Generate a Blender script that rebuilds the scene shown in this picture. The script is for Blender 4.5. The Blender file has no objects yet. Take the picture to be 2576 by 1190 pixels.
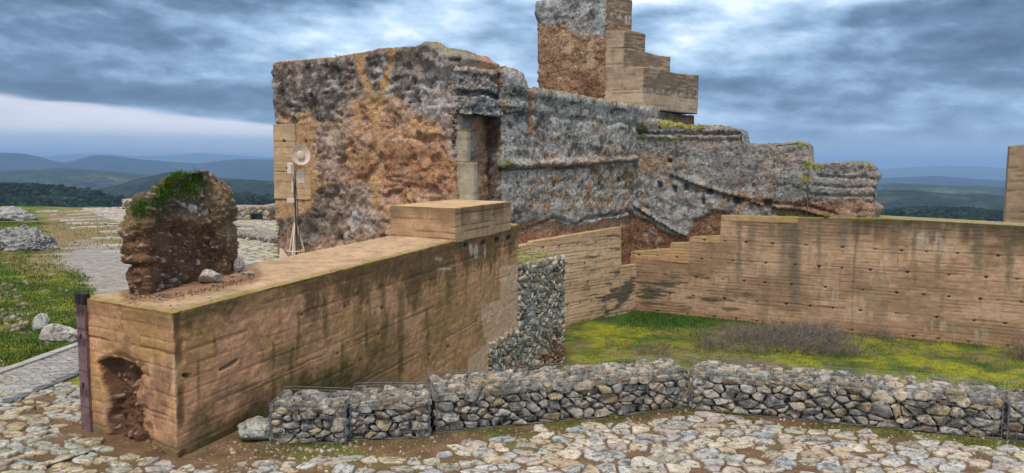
import bpy, math, random
import numpy as np
from mathutils import Matrix

random.seed(7)
RNG = np.random.default_rng(11)
sc = bpy.context.scene
COL = sc.collection
PI = math.pi

# ------------------------------------------------------------------ camera
FPX, CX, CY, EZ = 1860.0, 1288.0, 595.0, 2.7          # focal length and centre in units of a 2576 px wide picture
_p, _a = math.radians(5.4), math.radians(0.5)
_f = np.array([0, math.cos(_p), -math.sin(_p)])
_r0 = np.array([1.0, 0, 0]); _u0 = np.array([0, math.sin(_p), math.cos(_p)])
_r = math.cos(_a) * _r0 + math.sin(_a) * _u0
_u = -math.sin(_a) * _r0 + math.cos(_a) * _u0
CAM = np.array([0, 0, EZ])
cam = bpy.data.objects.new('camera', bpy.data.cameras.new('camera'))
COL.objects.link(cam)
M = Matrix.Identity(4)
for i in range(3):
    M[i][0], M[i][1], M[i][2], M[i][3] = _r[i], _u[i], -_f[i], CAM[i]
cam.matrix_world = M
cam.data.sensor_width = 36.0
cam.data.lens = 36.0 * FPX / 2576.0
cam.data.clip_start = 0.05
cam.data.clip_end = 30000
sc.camera = cam

# ------------------------------------------------------------------ sky, sun, exposure
class NB:
    """tiny node-expression builder"""
    def __init__(s, tree): s.t = tree
    def node(s, kind, **kw):
        n = s.t.nodes.new(kind)
        for k, v in kw.items(): setattr(n, k, v)
        return n
    def put(s, sock, v):
        if isinstance(v, (int, float)): sock.default_value = v
        elif isinstance(v, tuple): sock.default_value = v
        else: s.t.links.new(v, sock)
    def m(s, op, a, b=None, c=None, clamp=False):
        n = s.node('ShaderNodeMath', operation=op, use_clamp=clamp)
        s.put(n.inputs[0], a)
        if b is not None: s.put(n.inputs[1], b)
        if c is not None: s.put(n.inputs[2], c)
        return n.outputs[0]
    def add(s, a, b): return s.m('ADD', a, b)
    def sub(s, a, b): return s.m('SUBTRACT', a, b)
    def mul(s, a, b): return s.m('MULTIPLY', a, b)
    def ss(s, e0, e1, x):
        n = s.node('ShaderNodeMapRange', interpolation_type='SMOOTHSTEP')
        s.put(n.inputs[0], x); s.put(n.inputs[1], e0); s.put(n.inputs[2], e1)
        s.put(n.inputs[3], 0.0); s.put(n.inputs[4], 1.0)
        return n.outputs[0]
    def lin(s, x, a, b, c, d):
        n = s.node('ShaderNodeMapRange')
        for i, v in enumerate((x, a, b, c, d)): s.put(n.inputs[i], v)
        return n.outputs[0]
    def xyz(s, x, y, z=0.0):
        n = s.node('ShaderNodeCombineXYZ')
        for i, v in enumerate((x, y, z)): s.put(n.inputs[i], v)
        return n.outputs[0]
    def noise(s, vec, scale, detail=4.0, rough=0.5, dist=0.0):
        n = s.node('ShaderNodeTexNoise')
        s.put(n.inputs['Vector'], vec)
        n.inputs['Scale'].default_value = scale; n.inputs['Detail'].default_value = detail
        n.inputs['Roughness'].default_value = rough; n.inputs['Distortion'].default_value = dist
        return n.outputs[0]
    def mix(s, f, a, b, mode='MIX'):
        n = s.node('ShaderNodeMix', data_type='RGBA', blend_type=mode)
        s.put(n.inputs[0], f); s.put(n.inputs[6], a); s.put(n.inputs[7], b)
        return n.outputs[2]
    def vscale(s, v, k):
        n = s.node('ShaderNodeVectorMath', operation='SCALE')
        s.put(n.inputs[0], v); s.put(n.inputs[3], k)
        return n.outputs[0]

SUN_EL, SUN_AZ = math.radians(60), math.radians(192)    # azimuth from +Y clockwise: behind the camera, a little left
world = bpy.data.worlds.new('World'); sc.world = world
world.use_nodes = True
wt = world.node_tree; wt.nodes.clear(); nb = NB(wt)
tc = nb.node('ShaderNodeTexCoord').outputs['Generated']
sep = nb.node('ShaderNodeSeparateXYZ'); wt.links.new(tc, sep.inputs[0])
dx, dy, dz = sep.outputs
AZ = nb.mul(nb.m('ARCTAN2', dx, dy), 180 / PI)
EL = nb.mul(nb.m('ARCSINE', dz), 180 / PI)
def srgb(r, g, b):
    f = lambda c: (c / 255 / 12.92) if c <= 10 else ((c / 255 + 0.055) / 1.055) ** 2.4
    return (f(r), f(g), f(b), 1.0)
sky = nb.node('ShaderNodeTexSky', sky_type='NISHITA', sun_disc=False)
sky.sun_elevation = SUN_EL; sky.sun_rotation = SUN_AZ
sky.altitude = 600
# layers of cloud, stretched along the horizon
q1 = nb.xyz(nb.mul(AZ, 0.045), nb.mul(EL, 0.16), 1.7)
q2 = nb.xyz(nb.mul(AZ, 0.115), nb.add(nb.mul(EL, 0.30), nb.mul(AZ, 0.014)), 6.2)
n1 = nb.noise(q1, 1.6, 5.0, 0.5, 0.1)
n2 = nb.noise(q2, 2.4, 8.0, 0.57, 0.1)
n3 = nb.noise(nb.xyz(nb.mul(AZ, 0.05), nb.mul(EL, 0.5), 3.3), 2.0, 5.0, 0.55)
# how bright the cloud base is: broad noise + fine wisps + the big banks seen that day
val = nb.add(nb.mul(nb.sub(n1, 0.5), 0.95), nb.add(nb.mul(nb.sub(n2, 0.5), 1.0), 0.52))
def blob(az, el, ra, re, amt):
    a = nb.m('DIVIDE', nb.sub(AZ, az), ra); e = nb.m('DIVIDE', nb.sub(EL, el), re)
    d = nb.add(nb.mul(a, a), nb.mul(e, e))
    return nb.mul(nb.m('EXPONENT', nb.mul(d, -1.0)), amt)
for args in ((-32, 8.5, 11, 4.0, -.42), (-30, 4.8, 10, 1.2, -.30), (-19, 4.6, 10, 1.0, -.24), (-22, 12.4, 13, 1.5, -.26), (-10, 12.5, 5, 1.0, -.22), (-12, 9.6, 7, 1.6, .22), (-16, 7.3, 5, 1.0, .10),
             (-3, 11, 5, 3, .12), (10, 12.7, 5.5, 1.0, .60), (19.5, 12.2, 5, .8, .52), (26, 11.6, 3.5, .6, .34), (29.5, 12.4, 3, .6, .34), (24, 10.2, 6, .8, -.18), (16, 10.6, 4, .8, .22), (14, 8.8, 4, 1.2, .16),
             (13, 3.6, 5, 1.0, .24), (22, 7.2, 9, 2.6, -.16), (33, 9.5, 7, 4.0, -.42), (27, 4.2, 9, 1.4, -.14), (25, 2.9, 3, .25, .25), (22, 5.4, 5, .5, .10), (16, 6.2, 5, .8, -.12),
             (30, 1.2, 12, 1.4, -.10)):
    val = nb.add(val, blob(*args))
# left: clear lower edge of the bank with a pale gap under it
edge = nb.add(nb.add(nb.mul(nb.add(AZ, 34.7), -0.083), 4.35), nb.mul(nb.sub(n3, 0.5), 0.9))
gapm = nb.mul(nb.mul(nb.ss(0.25, -0.25, nb.sub(EL, edge)), nb.ss(-4.0, -14.0, AZ)), nb.ss(1.25, 2.4, EL))
ramp = nb.node('ShaderNodeValToRGB'); wt.links.new(val, ramp.inputs[0])
cr = ramp.color_ramp
stops = [(0.0, srgb(60, 80, 103)), (0.25, srgb(90, 115, 142)), (0.5, srgb(140, 167, 195)), (0.72, srgb(182, 205, 228)), (0.88, srgb(222, 234, 246)), (1.0, srgb(250, 250, 250))]
cr.elements[0].position, cr.elements[0].color = stops[0]
cr.elements[1].position, cr.elements[1].color = stops[-1]
for p_, c_ in stops[1:-1]:
    e_ = cr.elements.new(p_); e_.color = c_
cloud = ramp.outputs[0]
cloud = nb.mix(nb.mul(gapm, nb.lin(n3, 0.3, 0.7, 0.7, 1.0)), cloud, srgb(236, 231, 235))
low = nb.mix(nb.ss(-18.0, 14.0, AZ), srgb(196, 208, 216), srgb(156, 182, 204))
cloud = nb.mix(nb.ss(3.0, 0.3, EL), cloud, low)
# the rest of an overcast dome: brighter overhead
up = nb.mix(nb.ss(0.3, 0.7, nb.noise(tc, 2.4, 5.0)), (0.50, 0.56, 0.66, 1), (0.95, 0.97, 1.0, 1))
cloud = nb.mix(nb.ss(15.0, 34.0, EL), cloud, nb.vscale(up, 0.68))
cloud = nb.vscale(cloud, 8.9)
cover = nb.mix(0.93, sky.outputs[0], cloud)
cover = nb.mix(nb.ss(0.0, -1.5, EL), cover, (0.9, 1.0, 0.95, 1))
bg = nb.node('ShaderNodeBackground'); wt.links.new(cover, bg.inputs[0])
bg.inputs[1].default_value = 0.10
wo = nb.node('ShaderNodeOutputWorld'); wt.links.new(bg.outputs[0], wo.inputs[0])

sl = bpy.data.lights.new('sun', 'SUN'); sl.energy = 1.5; sl.angle = math.radians(10); sl.color = (1.0, 0.88, 0.70)
so = bpy.data.objects.new('sun', sl); COL.objects.link(so)
_sd = np.array([math.sin(SUN_AZ) * math.cos(SUN_EL), math.cos(SUN_AZ) * math.cos(SUN_EL), math.sin(SUN_EL)])
from mathutils import Vector
so.rotation_euler = Vector(_sd).to_track_quat('Z', 'Y').to_euler()
so.location = (0, 0, 40)

vs = sc.view_settings
sc.display_settings.display_device = 'sRGB'
vs.view_transform = 'Standard'; vs.look = 'None'; vs.gamma = 1.0; vs.use_curve_mapping = False
vs.exposure = 0.72
sc.cycles.use_denoising = True
sc.cycles.max_bounces = 6; sc.cycles.volume_bounces = 1
sc.cycles.volume_max_steps = 64

# ------------------------------------------------------------------ picture -> world helpers
def ray(x, y): return _f + _r * ((x - CX) / FPX) - _u * ((y - CY) / FPX)
def atz(x, y, z):
    d = ray(x, y); return CAM + d * ((z - EZ) / d[2])
def aty(x, y, Y):
    d = ray(x, y); return CAM + d * (Y / d[1])
def proj(P):
    v = np.asarray(P, float) - CAM; w = np.maximum(v @ _f, 0.05)
    return CX + FPX * (v @ _r) / w, CY - FPX * (v @ _u) / w

# ------------------------------------------------------------------ noise (numpy)
def _hash(ix, iy, iz, seed):
    h = (ix.astype(np.int64) * 374761393 + iy.astype(np.int64) * 668265263 + iz.astype(np.int64) * 2147483647 + seed * 1274126177) & 0xFFFFFFFF
    h = ((h ^ (h >> 13)) * 1274126177) & 0xFFFFFFFF
    h = ((h ^ (h >> 15)) * 2246822519) & 0xFFFFFFFF
    return h ^ (h >> 16)
_G = RNG.normal(size=(64, 3)); _G /= np.linalg.norm(_G, axis=1)[:, None]
def perlin(P, seed=0):
    P = np.asarray(P, float); i = np.floor(P); f = P - i; i = i.astype(np.int64)
    w = f * f * f * (f * (f * 6 - 15) + 10)
    out = 0
    for a in (0, 1):
        wa = w[:, 0] if a else 1 - w[:, 0]
        for b in (0, 1):
            wb = w[:, 1] if b else 1 - w[:, 1]
            for c in (0, 1):
                wc = w[:, 2] if c else 1 - w[:, 2]
                g = _G[_hash(i[:, 0] + a, i[:, 1] + b, i[:, 2] + c, seed) & 63]
                out = out + wa * wb * wc * (g[:, 0] * (f[:, 0] - a) + g[:, 1] * (f[:, 1] - b) + g[:, 2] * (f[:, 2] - c))
    return out * 1.6
def fbm(P, scale=1.0, oct=4, gain=0.5, seed=0):
    P = np.asarray(P, float) * scale; s = 0; a = 1.0; t = 0
    for o in range(oct):
        s = s + a * perlin(P + 17.3 * o, seed + o); t += a; a *= gain; P = P * 2.03
    return s / t * 1.4
def worley(P, scale, seed=0):
    P = np.asarray(P, float) * scale; i = np.floor(P).astype(np.int64)
    f1 = np.full(len(P), 9.0); f2 = f1.copy(); cid = np.zeros(len(P), np.int64)
    for a in (-1, 0, 1):
        for b in (-1, 0, 1):
            for c in (-1, 0, 1):
                j0, j1, j2 = i[:, 0] + a, i[:, 1] + b, i[:, 2] + c
                h = _hash(j0, j1, j2, seed)
                q = np.stack([j0 + (h & 1023) / 1023., j1 + ((h >> 10) & 1023) / 1023., j2 + ((h >> 20) & 1023) / 1023.], 1)
                d = np.sqrt(((q - P) ** 2).sum(1))
                m = d < f1
                f2 = np.where(m, f1, np.minimum(f2, d)); cid = np.where(m, h, cid); f1 = np.where(m, d, f1)
    return f1, f2, (cid % 997) / 997.
def ss(a, b, x):
    t = np.clip((np.asarray(x, float) - a) / (b - a), 0, 1); return t * t * (3 - 2 * t)
def lerp(a, b, t): return a + (b - a) * t
def seg_d(px, py, a, b):
    ax, ay = a; bx, by = b; vx, vy = bx - ax, by - ay
    t = np.clip(((px - ax) * vx + (py - ay) * vy) / (vx * vx + vy * vy + 1e-9), 0, 1)
    return np.hypot(px - ax - t * vx, py - ay - t * vy)
def polyline_d(px, py, pts):
    return np.minimum.reduce([seg_d(px, py, pts[i], pts[i + 1]) for i in range(len(pts) - 1)])
def poly_m(px, py, pts, soft):
    """soft 0..1 mask of a polygon"""
    ins = np.zeros(len(px), bool); n = len(pts)
    for i in range(n):
        (x0, y0), (x1, y1) = pts[i], pts[(i + 1) % n]
        c = ((y0 > py) != (y1 > py)) & (px < (x1 - x0) * (py - y0) / (y1 - y0 + 1e-9) + x0)
        ins ^= c
    d = polyline_d(px, py, list(pts) + [pts[0]])
    return ss(-soft, soft, np.where(ins, d, -d))
def blendc(C, col, m):
    C += (np.array(col)[None, :] - C) * np.asarray(m, float)[:, None]
    return C
def interp(xs, ys):
    return lambda u: np.interp(u, xs, ys)

# ------------------------------------------------------------------ mesh and object helpers
def mk_mesh(name, V, F, col=None, smooth=True, mat=None):
    """F: (n,3) or (n,4) int array, or a list of such arrays"""
    V = np.ascontiguousarray(V, dtype=np.float32)
    if not isinstance(F, list): F = [F]
    F = [np.asarray(f, np.int32) for f in F if len(f)]
    me = bpy.data.meshes.new(name)
    nl = sum(f.size for f in F); nf = sum(len(f) for f in F)
    me.vertices.add(len(V)); me.vertices.foreach_set('co', V.ravel())
    me.loops.add(nl); me.loops.foreach_set('vertex_index', np.concatenate([f.ravel() for f in F]))
    me.polygons.add(nf)
    tot = np.concatenate([np.full(len(f), f.shape[1], np.int32) for f in F])
    st = np.concatenate([[0], np.cumsum(tot)[:-1]]).astype(np.int32)
    me.polygons.foreach_set('loop_start', st); me.polygons.foreach_set('loop_total', tot)
    me.polygons.foreach_set('use_smooth', np.full(nf, smooth))
    me.update(calc_edges=True); me.validate()
    if col is not None:
        ca = me.color_attributes.new('Col', 'FLOAT_COLOR', 'POINT')
        c4 = np.ones((len(V), 4), np.float32); c4[:, :3] = np.clip(col, 0, 1)
        ca.data.foreach_set('color', c4.ravel())
    if mat: me.materials.append(mat)
    return me
def ob(name, me, parent=None, label=None, cat=None, group=None, kind=None, loc=None):
    o = bpy.data.objects.new(name, me); COL.objects.link(o)
    if loc is not None: o.location = loc
    if parent is not None: o.parent = parent
    tag(o, label, cat, group, kind)
    return o
def tag(o, label=None, cat=None, group=None, kind=None):
    if label: o['label'] = label
    if cat: o['category'] = cat
    if group: o['group'] = group
    if kind: o['kind'] = kind
def vnormals(V, Q):
    n = np.cross(V[Q[:, 2]] - V[Q[:, 0]], V[Q[:, 3 % Q.shape[1]]] - V[Q[:, 1]])
    if Q.shape[1] == 3: n = np.cross(V[Q[:, 1]] - V[Q[:, 0]], V[Q[:, 2]] - V[Q[:, 0]])
    N = np.zeros_like(V)
    for k in range(Q.shape[1]): np.add.at(N, Q[:, k], n)
    return N / (np.linalg.norm(N, axis=1)[:, None] + 1e-12)
def grid_faces(ids, flip=False):
    a, b, c, d = ids[:-1, :-1].ravel(), ids[1:, :-1].ravel(), ids[1:, 1:].ravel(), ids[:-1, 1:].ravel()
    q = np.stack([a, b, c, d], 1)
    return q[:, ::-1] if flip else q

class Slab:
    """closed wall: us along the front, W thick, structured grid on its six faces.
       front (w=0) runs from A along du; dw points to the back."""
    def __init__(s, A, du, dw, us, W, nw, nk, ztop, zbot, wskew=None):
        us = np.asarray(us, float); nu = len(us)
        ids = np.full((nu, nw + 1, nk + 1), -1, np.int64)
        surf = np.zeros(ids.shape, bool)
        surf[0] = surf[-1] = True; surf[:, 0] = surf[:, -1] = True; surf[:, :, 0] = surf[:, :, -1] = True
        ids[surf] = np.arange(surf.sum())
        I, J, K = np.nonzero(surf)
        s.u = us[I]; s.w = W * J / nw; s.k = K / nk
        zt, zb = ztop(s.u, s.w), zbot(s.u)
        z = zb + (zt - zb) * s.k
        A = np.asarray(A, float); du = np.asarray(du, float); dw = np.asarray(dw, float)
        xy = A[None, :] + s.u[:, None] * du + s.w[:, None] * dw
        s.V = np.column_stack([xy, z]); s.zt = zt; s.zb = zb
        s.front = J == 0; s.top = K == nk; s.end0 = I == 0; s.end1 = I == nu - 1; s.back = J == nw
        s.Q = np.concatenate([grid_faces(ids[:, 0, :]), grid_faces(ids[:, -1, :], True),
                              grid_faces(ids[:, :, -1]), grid_faces(ids[:, :, 0], True),
                              grid_faces(ids[0], True), grid_faces(ids[-1])])
        cr_ = du[0] * dw[1] - du[1] * dw[0]
        if cr_ < 0: s.Q = s.Q[:, ::-1]
        s.N = vnormals(s.V, s.Q)
        s.P0 = s.V.copy()
        s.px, s.py = proj(s.V)
    def displace(s, d): s.V = s.V + s.N * d[:, None]

# ------------------------------------------------------------------ materials
def new_mat(name):
    m = bpy.data.materials.new(name); m.use_nodes = True
    t = m.node_tree; t.nodes.clear(); b = NB(t)
    bs = b.node('ShaderNodeBsdfPrincipled'); o = b.node('ShaderNodeOutputMaterial')
    t.links.new(bs.outputs[0], o.inputs[0])
    return m, b, bs
def surf_mat(name, scale=14, amt=.35, bump=.5, bdist=.02, rough=.95, peb=None, fine=45, fineamt=.25, base=None, spec=.2, det=6.0, grain=0):
    m, b, bs = new_mat(name)
    co = b.node('ShaderNodeTexCoord').outputs['Object']
    if base is None:
        at = b.node('ShaderNodeAttribute', attribute_name='Col'); c = at.outputs['Color']
    else:
        rgb = b.node('ShaderNodeRGB'); rgb.outputs[0].default_value = (*base, 1); c = rgb.outputs[0]
    n1 = b.noise(co, scale, det, .62); n2 = b.noise(co, fine, 3.0, .6)
    k = b.mul(b.lin(n1, .3, .7, 1 - amt, 1 + amt), b.lin(n2, .3, .7, 1 - fineamt, 1 + fineamt))
    h = b.add(b.mul(n1, .6), b.mul(n2, .25))
    if grain:
        mp = b.node('ShaderNodeMapping'); m.node_tree.links.new(co, mp.inputs[0]); mp.inputs['Scale'].default_value = (.8, .8, 15.0)
        n3 = b.noise(mp.outputs[0], 2.2, 6.0, .65)
        k = b.mul(k, b.lin(n3, .3, .7, 1 - grain, 1 + grain)); h = b.add(h, b.mul(n3, .5))
    c = b.vscale(c, k)
    if peb:
        for (ps, th, pc, pr) in peb:
            v = b.node('ShaderNodeTexVoronoi', feature='F1'); t_ = v.inputs
            b.put(t_['Vector'], co); t_['Scale'].default_value = ps
            sp = b.node('ShaderNodeSeparateColor'); m.node_tree.links.new(v.outputs['Color'], sp.inputs[0])
            on = b.mul(b.ss(th, th + .05, sp.outputs[0]), b.ss(pr, pr * .65, v.outputs['Distance']))
            c = b.mix(on, c, b.mix(sp.outputs[1], (*[x * .55 for x in pc], 1), (*pc, 1)))
            h = b.add(h, b.mul(on, .35))
            h = b.add(h, b.mul(b.ss(.6, .0, v.outputs['Distance']), .22))
    m.node_tree.links.new(c, bs.inputs['Base Color'])
    bs.inputs['Roughness'].default_value = rough
    bs.inputs['Specular IOR Level'].default_value = spec
    if bump:
        bn = b.node('ShaderNodeBump'); bn.inputs['Strength'].default_value = bump; bn.inputs['Distance'].default_value = bdist
        m.node_tree.links.new(h, bn.inputs['Height']); m.node_tree.links.new(bn.outputs[0], bs.inputs['Normal'])
    return m
def stone_mat(name, scale=22, lich=(.56, .56, .54), amt=.75, bump=.8, bdist=.015, thr=.50):
    m, b, bs = new_mat(name)
    co = b.node('ShaderNodeTexCoord').outputs['Object']
    c = b.node('ShaderNodeAttribute', attribute_name='Col').outputs['Color']
    n1 = b.noise(co, scale, 6.0, .66); n2 = b.noise(co, scale * .33, 4.0, .6); n3 = b.noise(co, scale * 3.2, 3.0, .6); n4 = b.noise(co, scale * .8, 5.0, .65, .4)
    k = b.mul(b.lin(n3, .3, .7, .72, 1.28), b.lin(n2, .3, .7, .70, 1.30))
    c = b.vscale(c, k)
    lm = b.mul(b.ss(thr - .02, thr + .09, b.add(b.mul(n1, .7), b.mul(n2, .3))), amt)
    c = b.mix(lm, c, (*lich, 1))
    dm = b.mul(b.ss(.50, .62, n4), .72)
    c = b.mix(dm, c, (.055, .052, .044, 1))
    m.node_tree.links.new(c, bs.inputs['Base Color']); bs.inputs['Roughness'].default_value = .9; bs.inputs['Specular IOR Level'].default_value = .2
    bn = b.node('ShaderNodeBump'); bn.inputs['Strength'].default_value = bump; bn.inputs['Distance'].default_value = bdist
    m.node_tree.links.new(b.add(b.add(b.mul(n1, .6), b.mul(n4, -.5)), b.mul(n3, .3)), bn.inputs['Height']); m.node_tree.links.new(bn.outputs[0], bs.inputs['Normal'])
    return m
def ruin_mat(name, sp_=1.0):
    m, b, bs = new_mat(name)
    co = b.node('ShaderNodeTexCoord').outputs['Object']
    c = b.node('ShaderNodeAttribute', attribute_name='Col').outputs['Color']
    n1 = b.noise(co, 17, 6.0, .68); n2 = b.noise(co, 5, 5.0, .62); n3 = b.noise(co, 42, 3.0, .6); n4 = b.noise(co, 11, 6.0, .66, .5)
    v = b.node('ShaderNodeTexVoronoi', feature='F1'); b.put(v.inputs['Vector'], co); v.inputs['Scale'].default_value = 12
    sp = b.node('ShaderNodeSeparateColor'); m.node_tree.links.new(v.outputs['Color'], sp.inputs[0])
    st = b.mul(b.ss(.62, .70, sp.outputs[0]), b.ss(.46, .26, v.outputs['Distance']))
    k = b.mul(b.lin(n3, .3, .7, .75, 1.25), b.lin(n2, .3, .7, .72, 1.28))
    k = b.mul(k, b.lin(b.ss(.50, .62, n1), 0.0, 1.0, 1.0, 1 + .50 * sp_))
    k = b.mul(k, b.lin(b.ss(.50, .63, n4), 0.0, 1.0, 1.0, 1 - .62 * sp_))
    k = b.mul(k, b.lin(st, 0.0, 1.0, 1.0, 1 + .40 * sp_))
    c = b.vscale(c, k)
    m.node_tree.links.new(c, bs.inputs['Base Color']); bs.inputs['Roughness'].default_value = .96; bs.inputs['Specular IOR Level'].default_value = .12
    bn = b.node('ShaderNodeBump'); bn.inputs['Strength'].default_value = .75; bn.inputs['Distance'].default_value = .05
    h = b.add(b.add(b.mul(n1, .5), b.mul(n4, -.9)), b.add(b.mul(n3, .2), b.mul(st, .35)))
    m.node_tree.links.new(h, bn.inputs['Height']); m.node_tree.links.new(bn.outputs[0], bs.inputs['Normal'])
    return m
MAT = {}
MAT['ruin'] = ruin_mat('lichen covered rammed rubble', .95)
MAT['ruinearth'] = ruin_mat('bare rammed rubble', .62)
MAT['rammed'] = surf_mat('rammed earth', 6, .16, .4, .015, .95, None, 42, .20, grain=.11)
MAT['earth'] = surf_mat('raw earth with pebbles', 16, .35, .8, .025, .97, [(30, .90, (.40, .34, .29), .30)], 70, .35)
MAT['stone'] = stone_mat('lichen spotted stone', 20, (.56, .54, .50), .58)
MAT['cobble'] = stone_mat('worn cobble stone', 24, (.64, .61, .56), .58, .4, .008, .52)
MAT['paving'] = surf_mat('paving stone', 9, .18, .4, .01, .85, None, 40, .2, spec=.25)
MAT['pierstone'] = stone_mat('pier stone', 14, (.54, .52, .48), .6, .8, .02, .52)
MAT['soil'] = surf_mat('soil and moss', 5, .35, .8, .04, .97, [(28, .94, (.40, .36, .30), .30)], 32, .35)
MAT['leaf'] = surf_mat('grass blades', 2, .3, 0, 0, .8, None, 9, .2, spec=.15)
MAT['twig'] = surf_mat('dry twigs', 3, .3, 0, 0, .9, None, 20, .2, spec=.1)
MAT['hill'] = surf_mat('wooded hillside', .022, .40, 0, 0, 1.0, None, .11, .75, spec=0, det=8.0)
MAT['wire'] = surf_mat('galvanised wire', 20, .2, 0, 0, .55, None, 60, .2, base=(.20, .23, .26), spec=.4)
MAT['rust'] = surf_mat('painted steel gone rusty', 9, .25, .2, .004, .6, None, 50, .25, spec=.4)
MAT['white'] = surf_mat('off white plastic', 6, .05, 0, 0, .5, None, 30, .04, base=(.74, .60, .49), spec=.4)
MAT['grey'] = surf_mat('grey steel tube', 6, .1, 0, 0, .5, None, 30, .1, base=(.27, .28, .29), spec=.5)
MAT['black'] = surf_mat('black cable', 6, .1, 0, 0, .6, None, 30, .1, base=(.015, .015, .018), spec=.4)

# ------------------------------------------------------------------ plan of the castle
A_L = np.array([-7.1, 22.2]); dD = np.array([.887, -.462]); dD /= np.linalg.norm(dD); nD = np.array([-dD[1], dD[0]])
A_R = A_L + dD * 6.33
D_C = np.array([4.11, 24.7])
dC = D_C - A_R; LC = np.linalg.norm(dC); dC = dC / LC; nC = np.array([-dC[1], dC[0]])
F_0 = np.array([-3.05, 6.56]); dF = np.array([.13, 15.4]) - F_0; LF = np.linalg.norm(dF); dF = dF / LF
wF = np.array([-1.19, .70]); WF = np.linalg.norm(wF); wF = wF / WF
P_1 = F_0 + dF * LF                                   # where the stone pier leaves the foreground wall
P_2 = np.array([1.26, 17.5])
def plane_uz(A, du, px, py):
    n = np.array([-du[1], du[0]]); d = ray(px, py)
    t = n @ (A - CAM[:2]) / (n @ d[:2]); P = CAM + d * t
    return (P[:2] - A) @ du, P[2]
def prof(A, du, pts):
    uz = np.array([plane_uz(A, du, x, y) for x, y in pts])
    u = np.maximum.accumulate(uz[:, 0] + 1e-4 * np.arange(len(uz)))
    return interp(u, uz[:, 1])
def U(A, du, x, y=500): return plane_uz(A, du, x, y)[0]
def Z(A, du, x, y): return plane_uz(A, du, x, y)[1]

G_LINE = interp([-30, -2.6, -.75, 2.0, 5.0, 9.0, 20], [7.3, 7.4, 7.75, 8.6, 7.75, 6.4, 3.0])   # back of the gabions
def gz(x, y):
    x = np.asarray(x, float); y = np.asarray(y, float)
    xs = np.minimum(-3.65 + .3596 * (y - 6.9), 0.0)
    side = ss(0, .7, x - xs)
    b = y - G_LINE(x)
    court = -2.1 * ss(.05, 6.3, b) * side
    beh = (x - D_C[0]) * nD[0] + (y - D_C[1]) * nD[1]       # beyond the far walls
    out = np.maximum(0, y - 46 - .04 * (x + 20)) * .45 + np.maximum(0, -x - 44) * .4 + np.maximum(0, x - 24) * .3 * (y > -50) + np.maximum(0, -y - 14) * .2
    out = out + np.where(x > -1, np.maximum(0, beh - 1.6) * .35, 0)
    n = fbm(np.stack([x.ravel(), y.ravel(), x.ravel() * 0], 1), .35, 3, seed=5).reshape(x.shape)
    far = ss(9.5, 14, y)
    bank = .45 * np.exp(-(((x + 15.5) / 5.0) ** 2 + ((y - 15.5) / 4.0) ** 2))
    return court - np.minimum(out, 70) + n * .05 * far * ss(0.0, 1.5, np.abs(x + 5)) + bank

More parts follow.
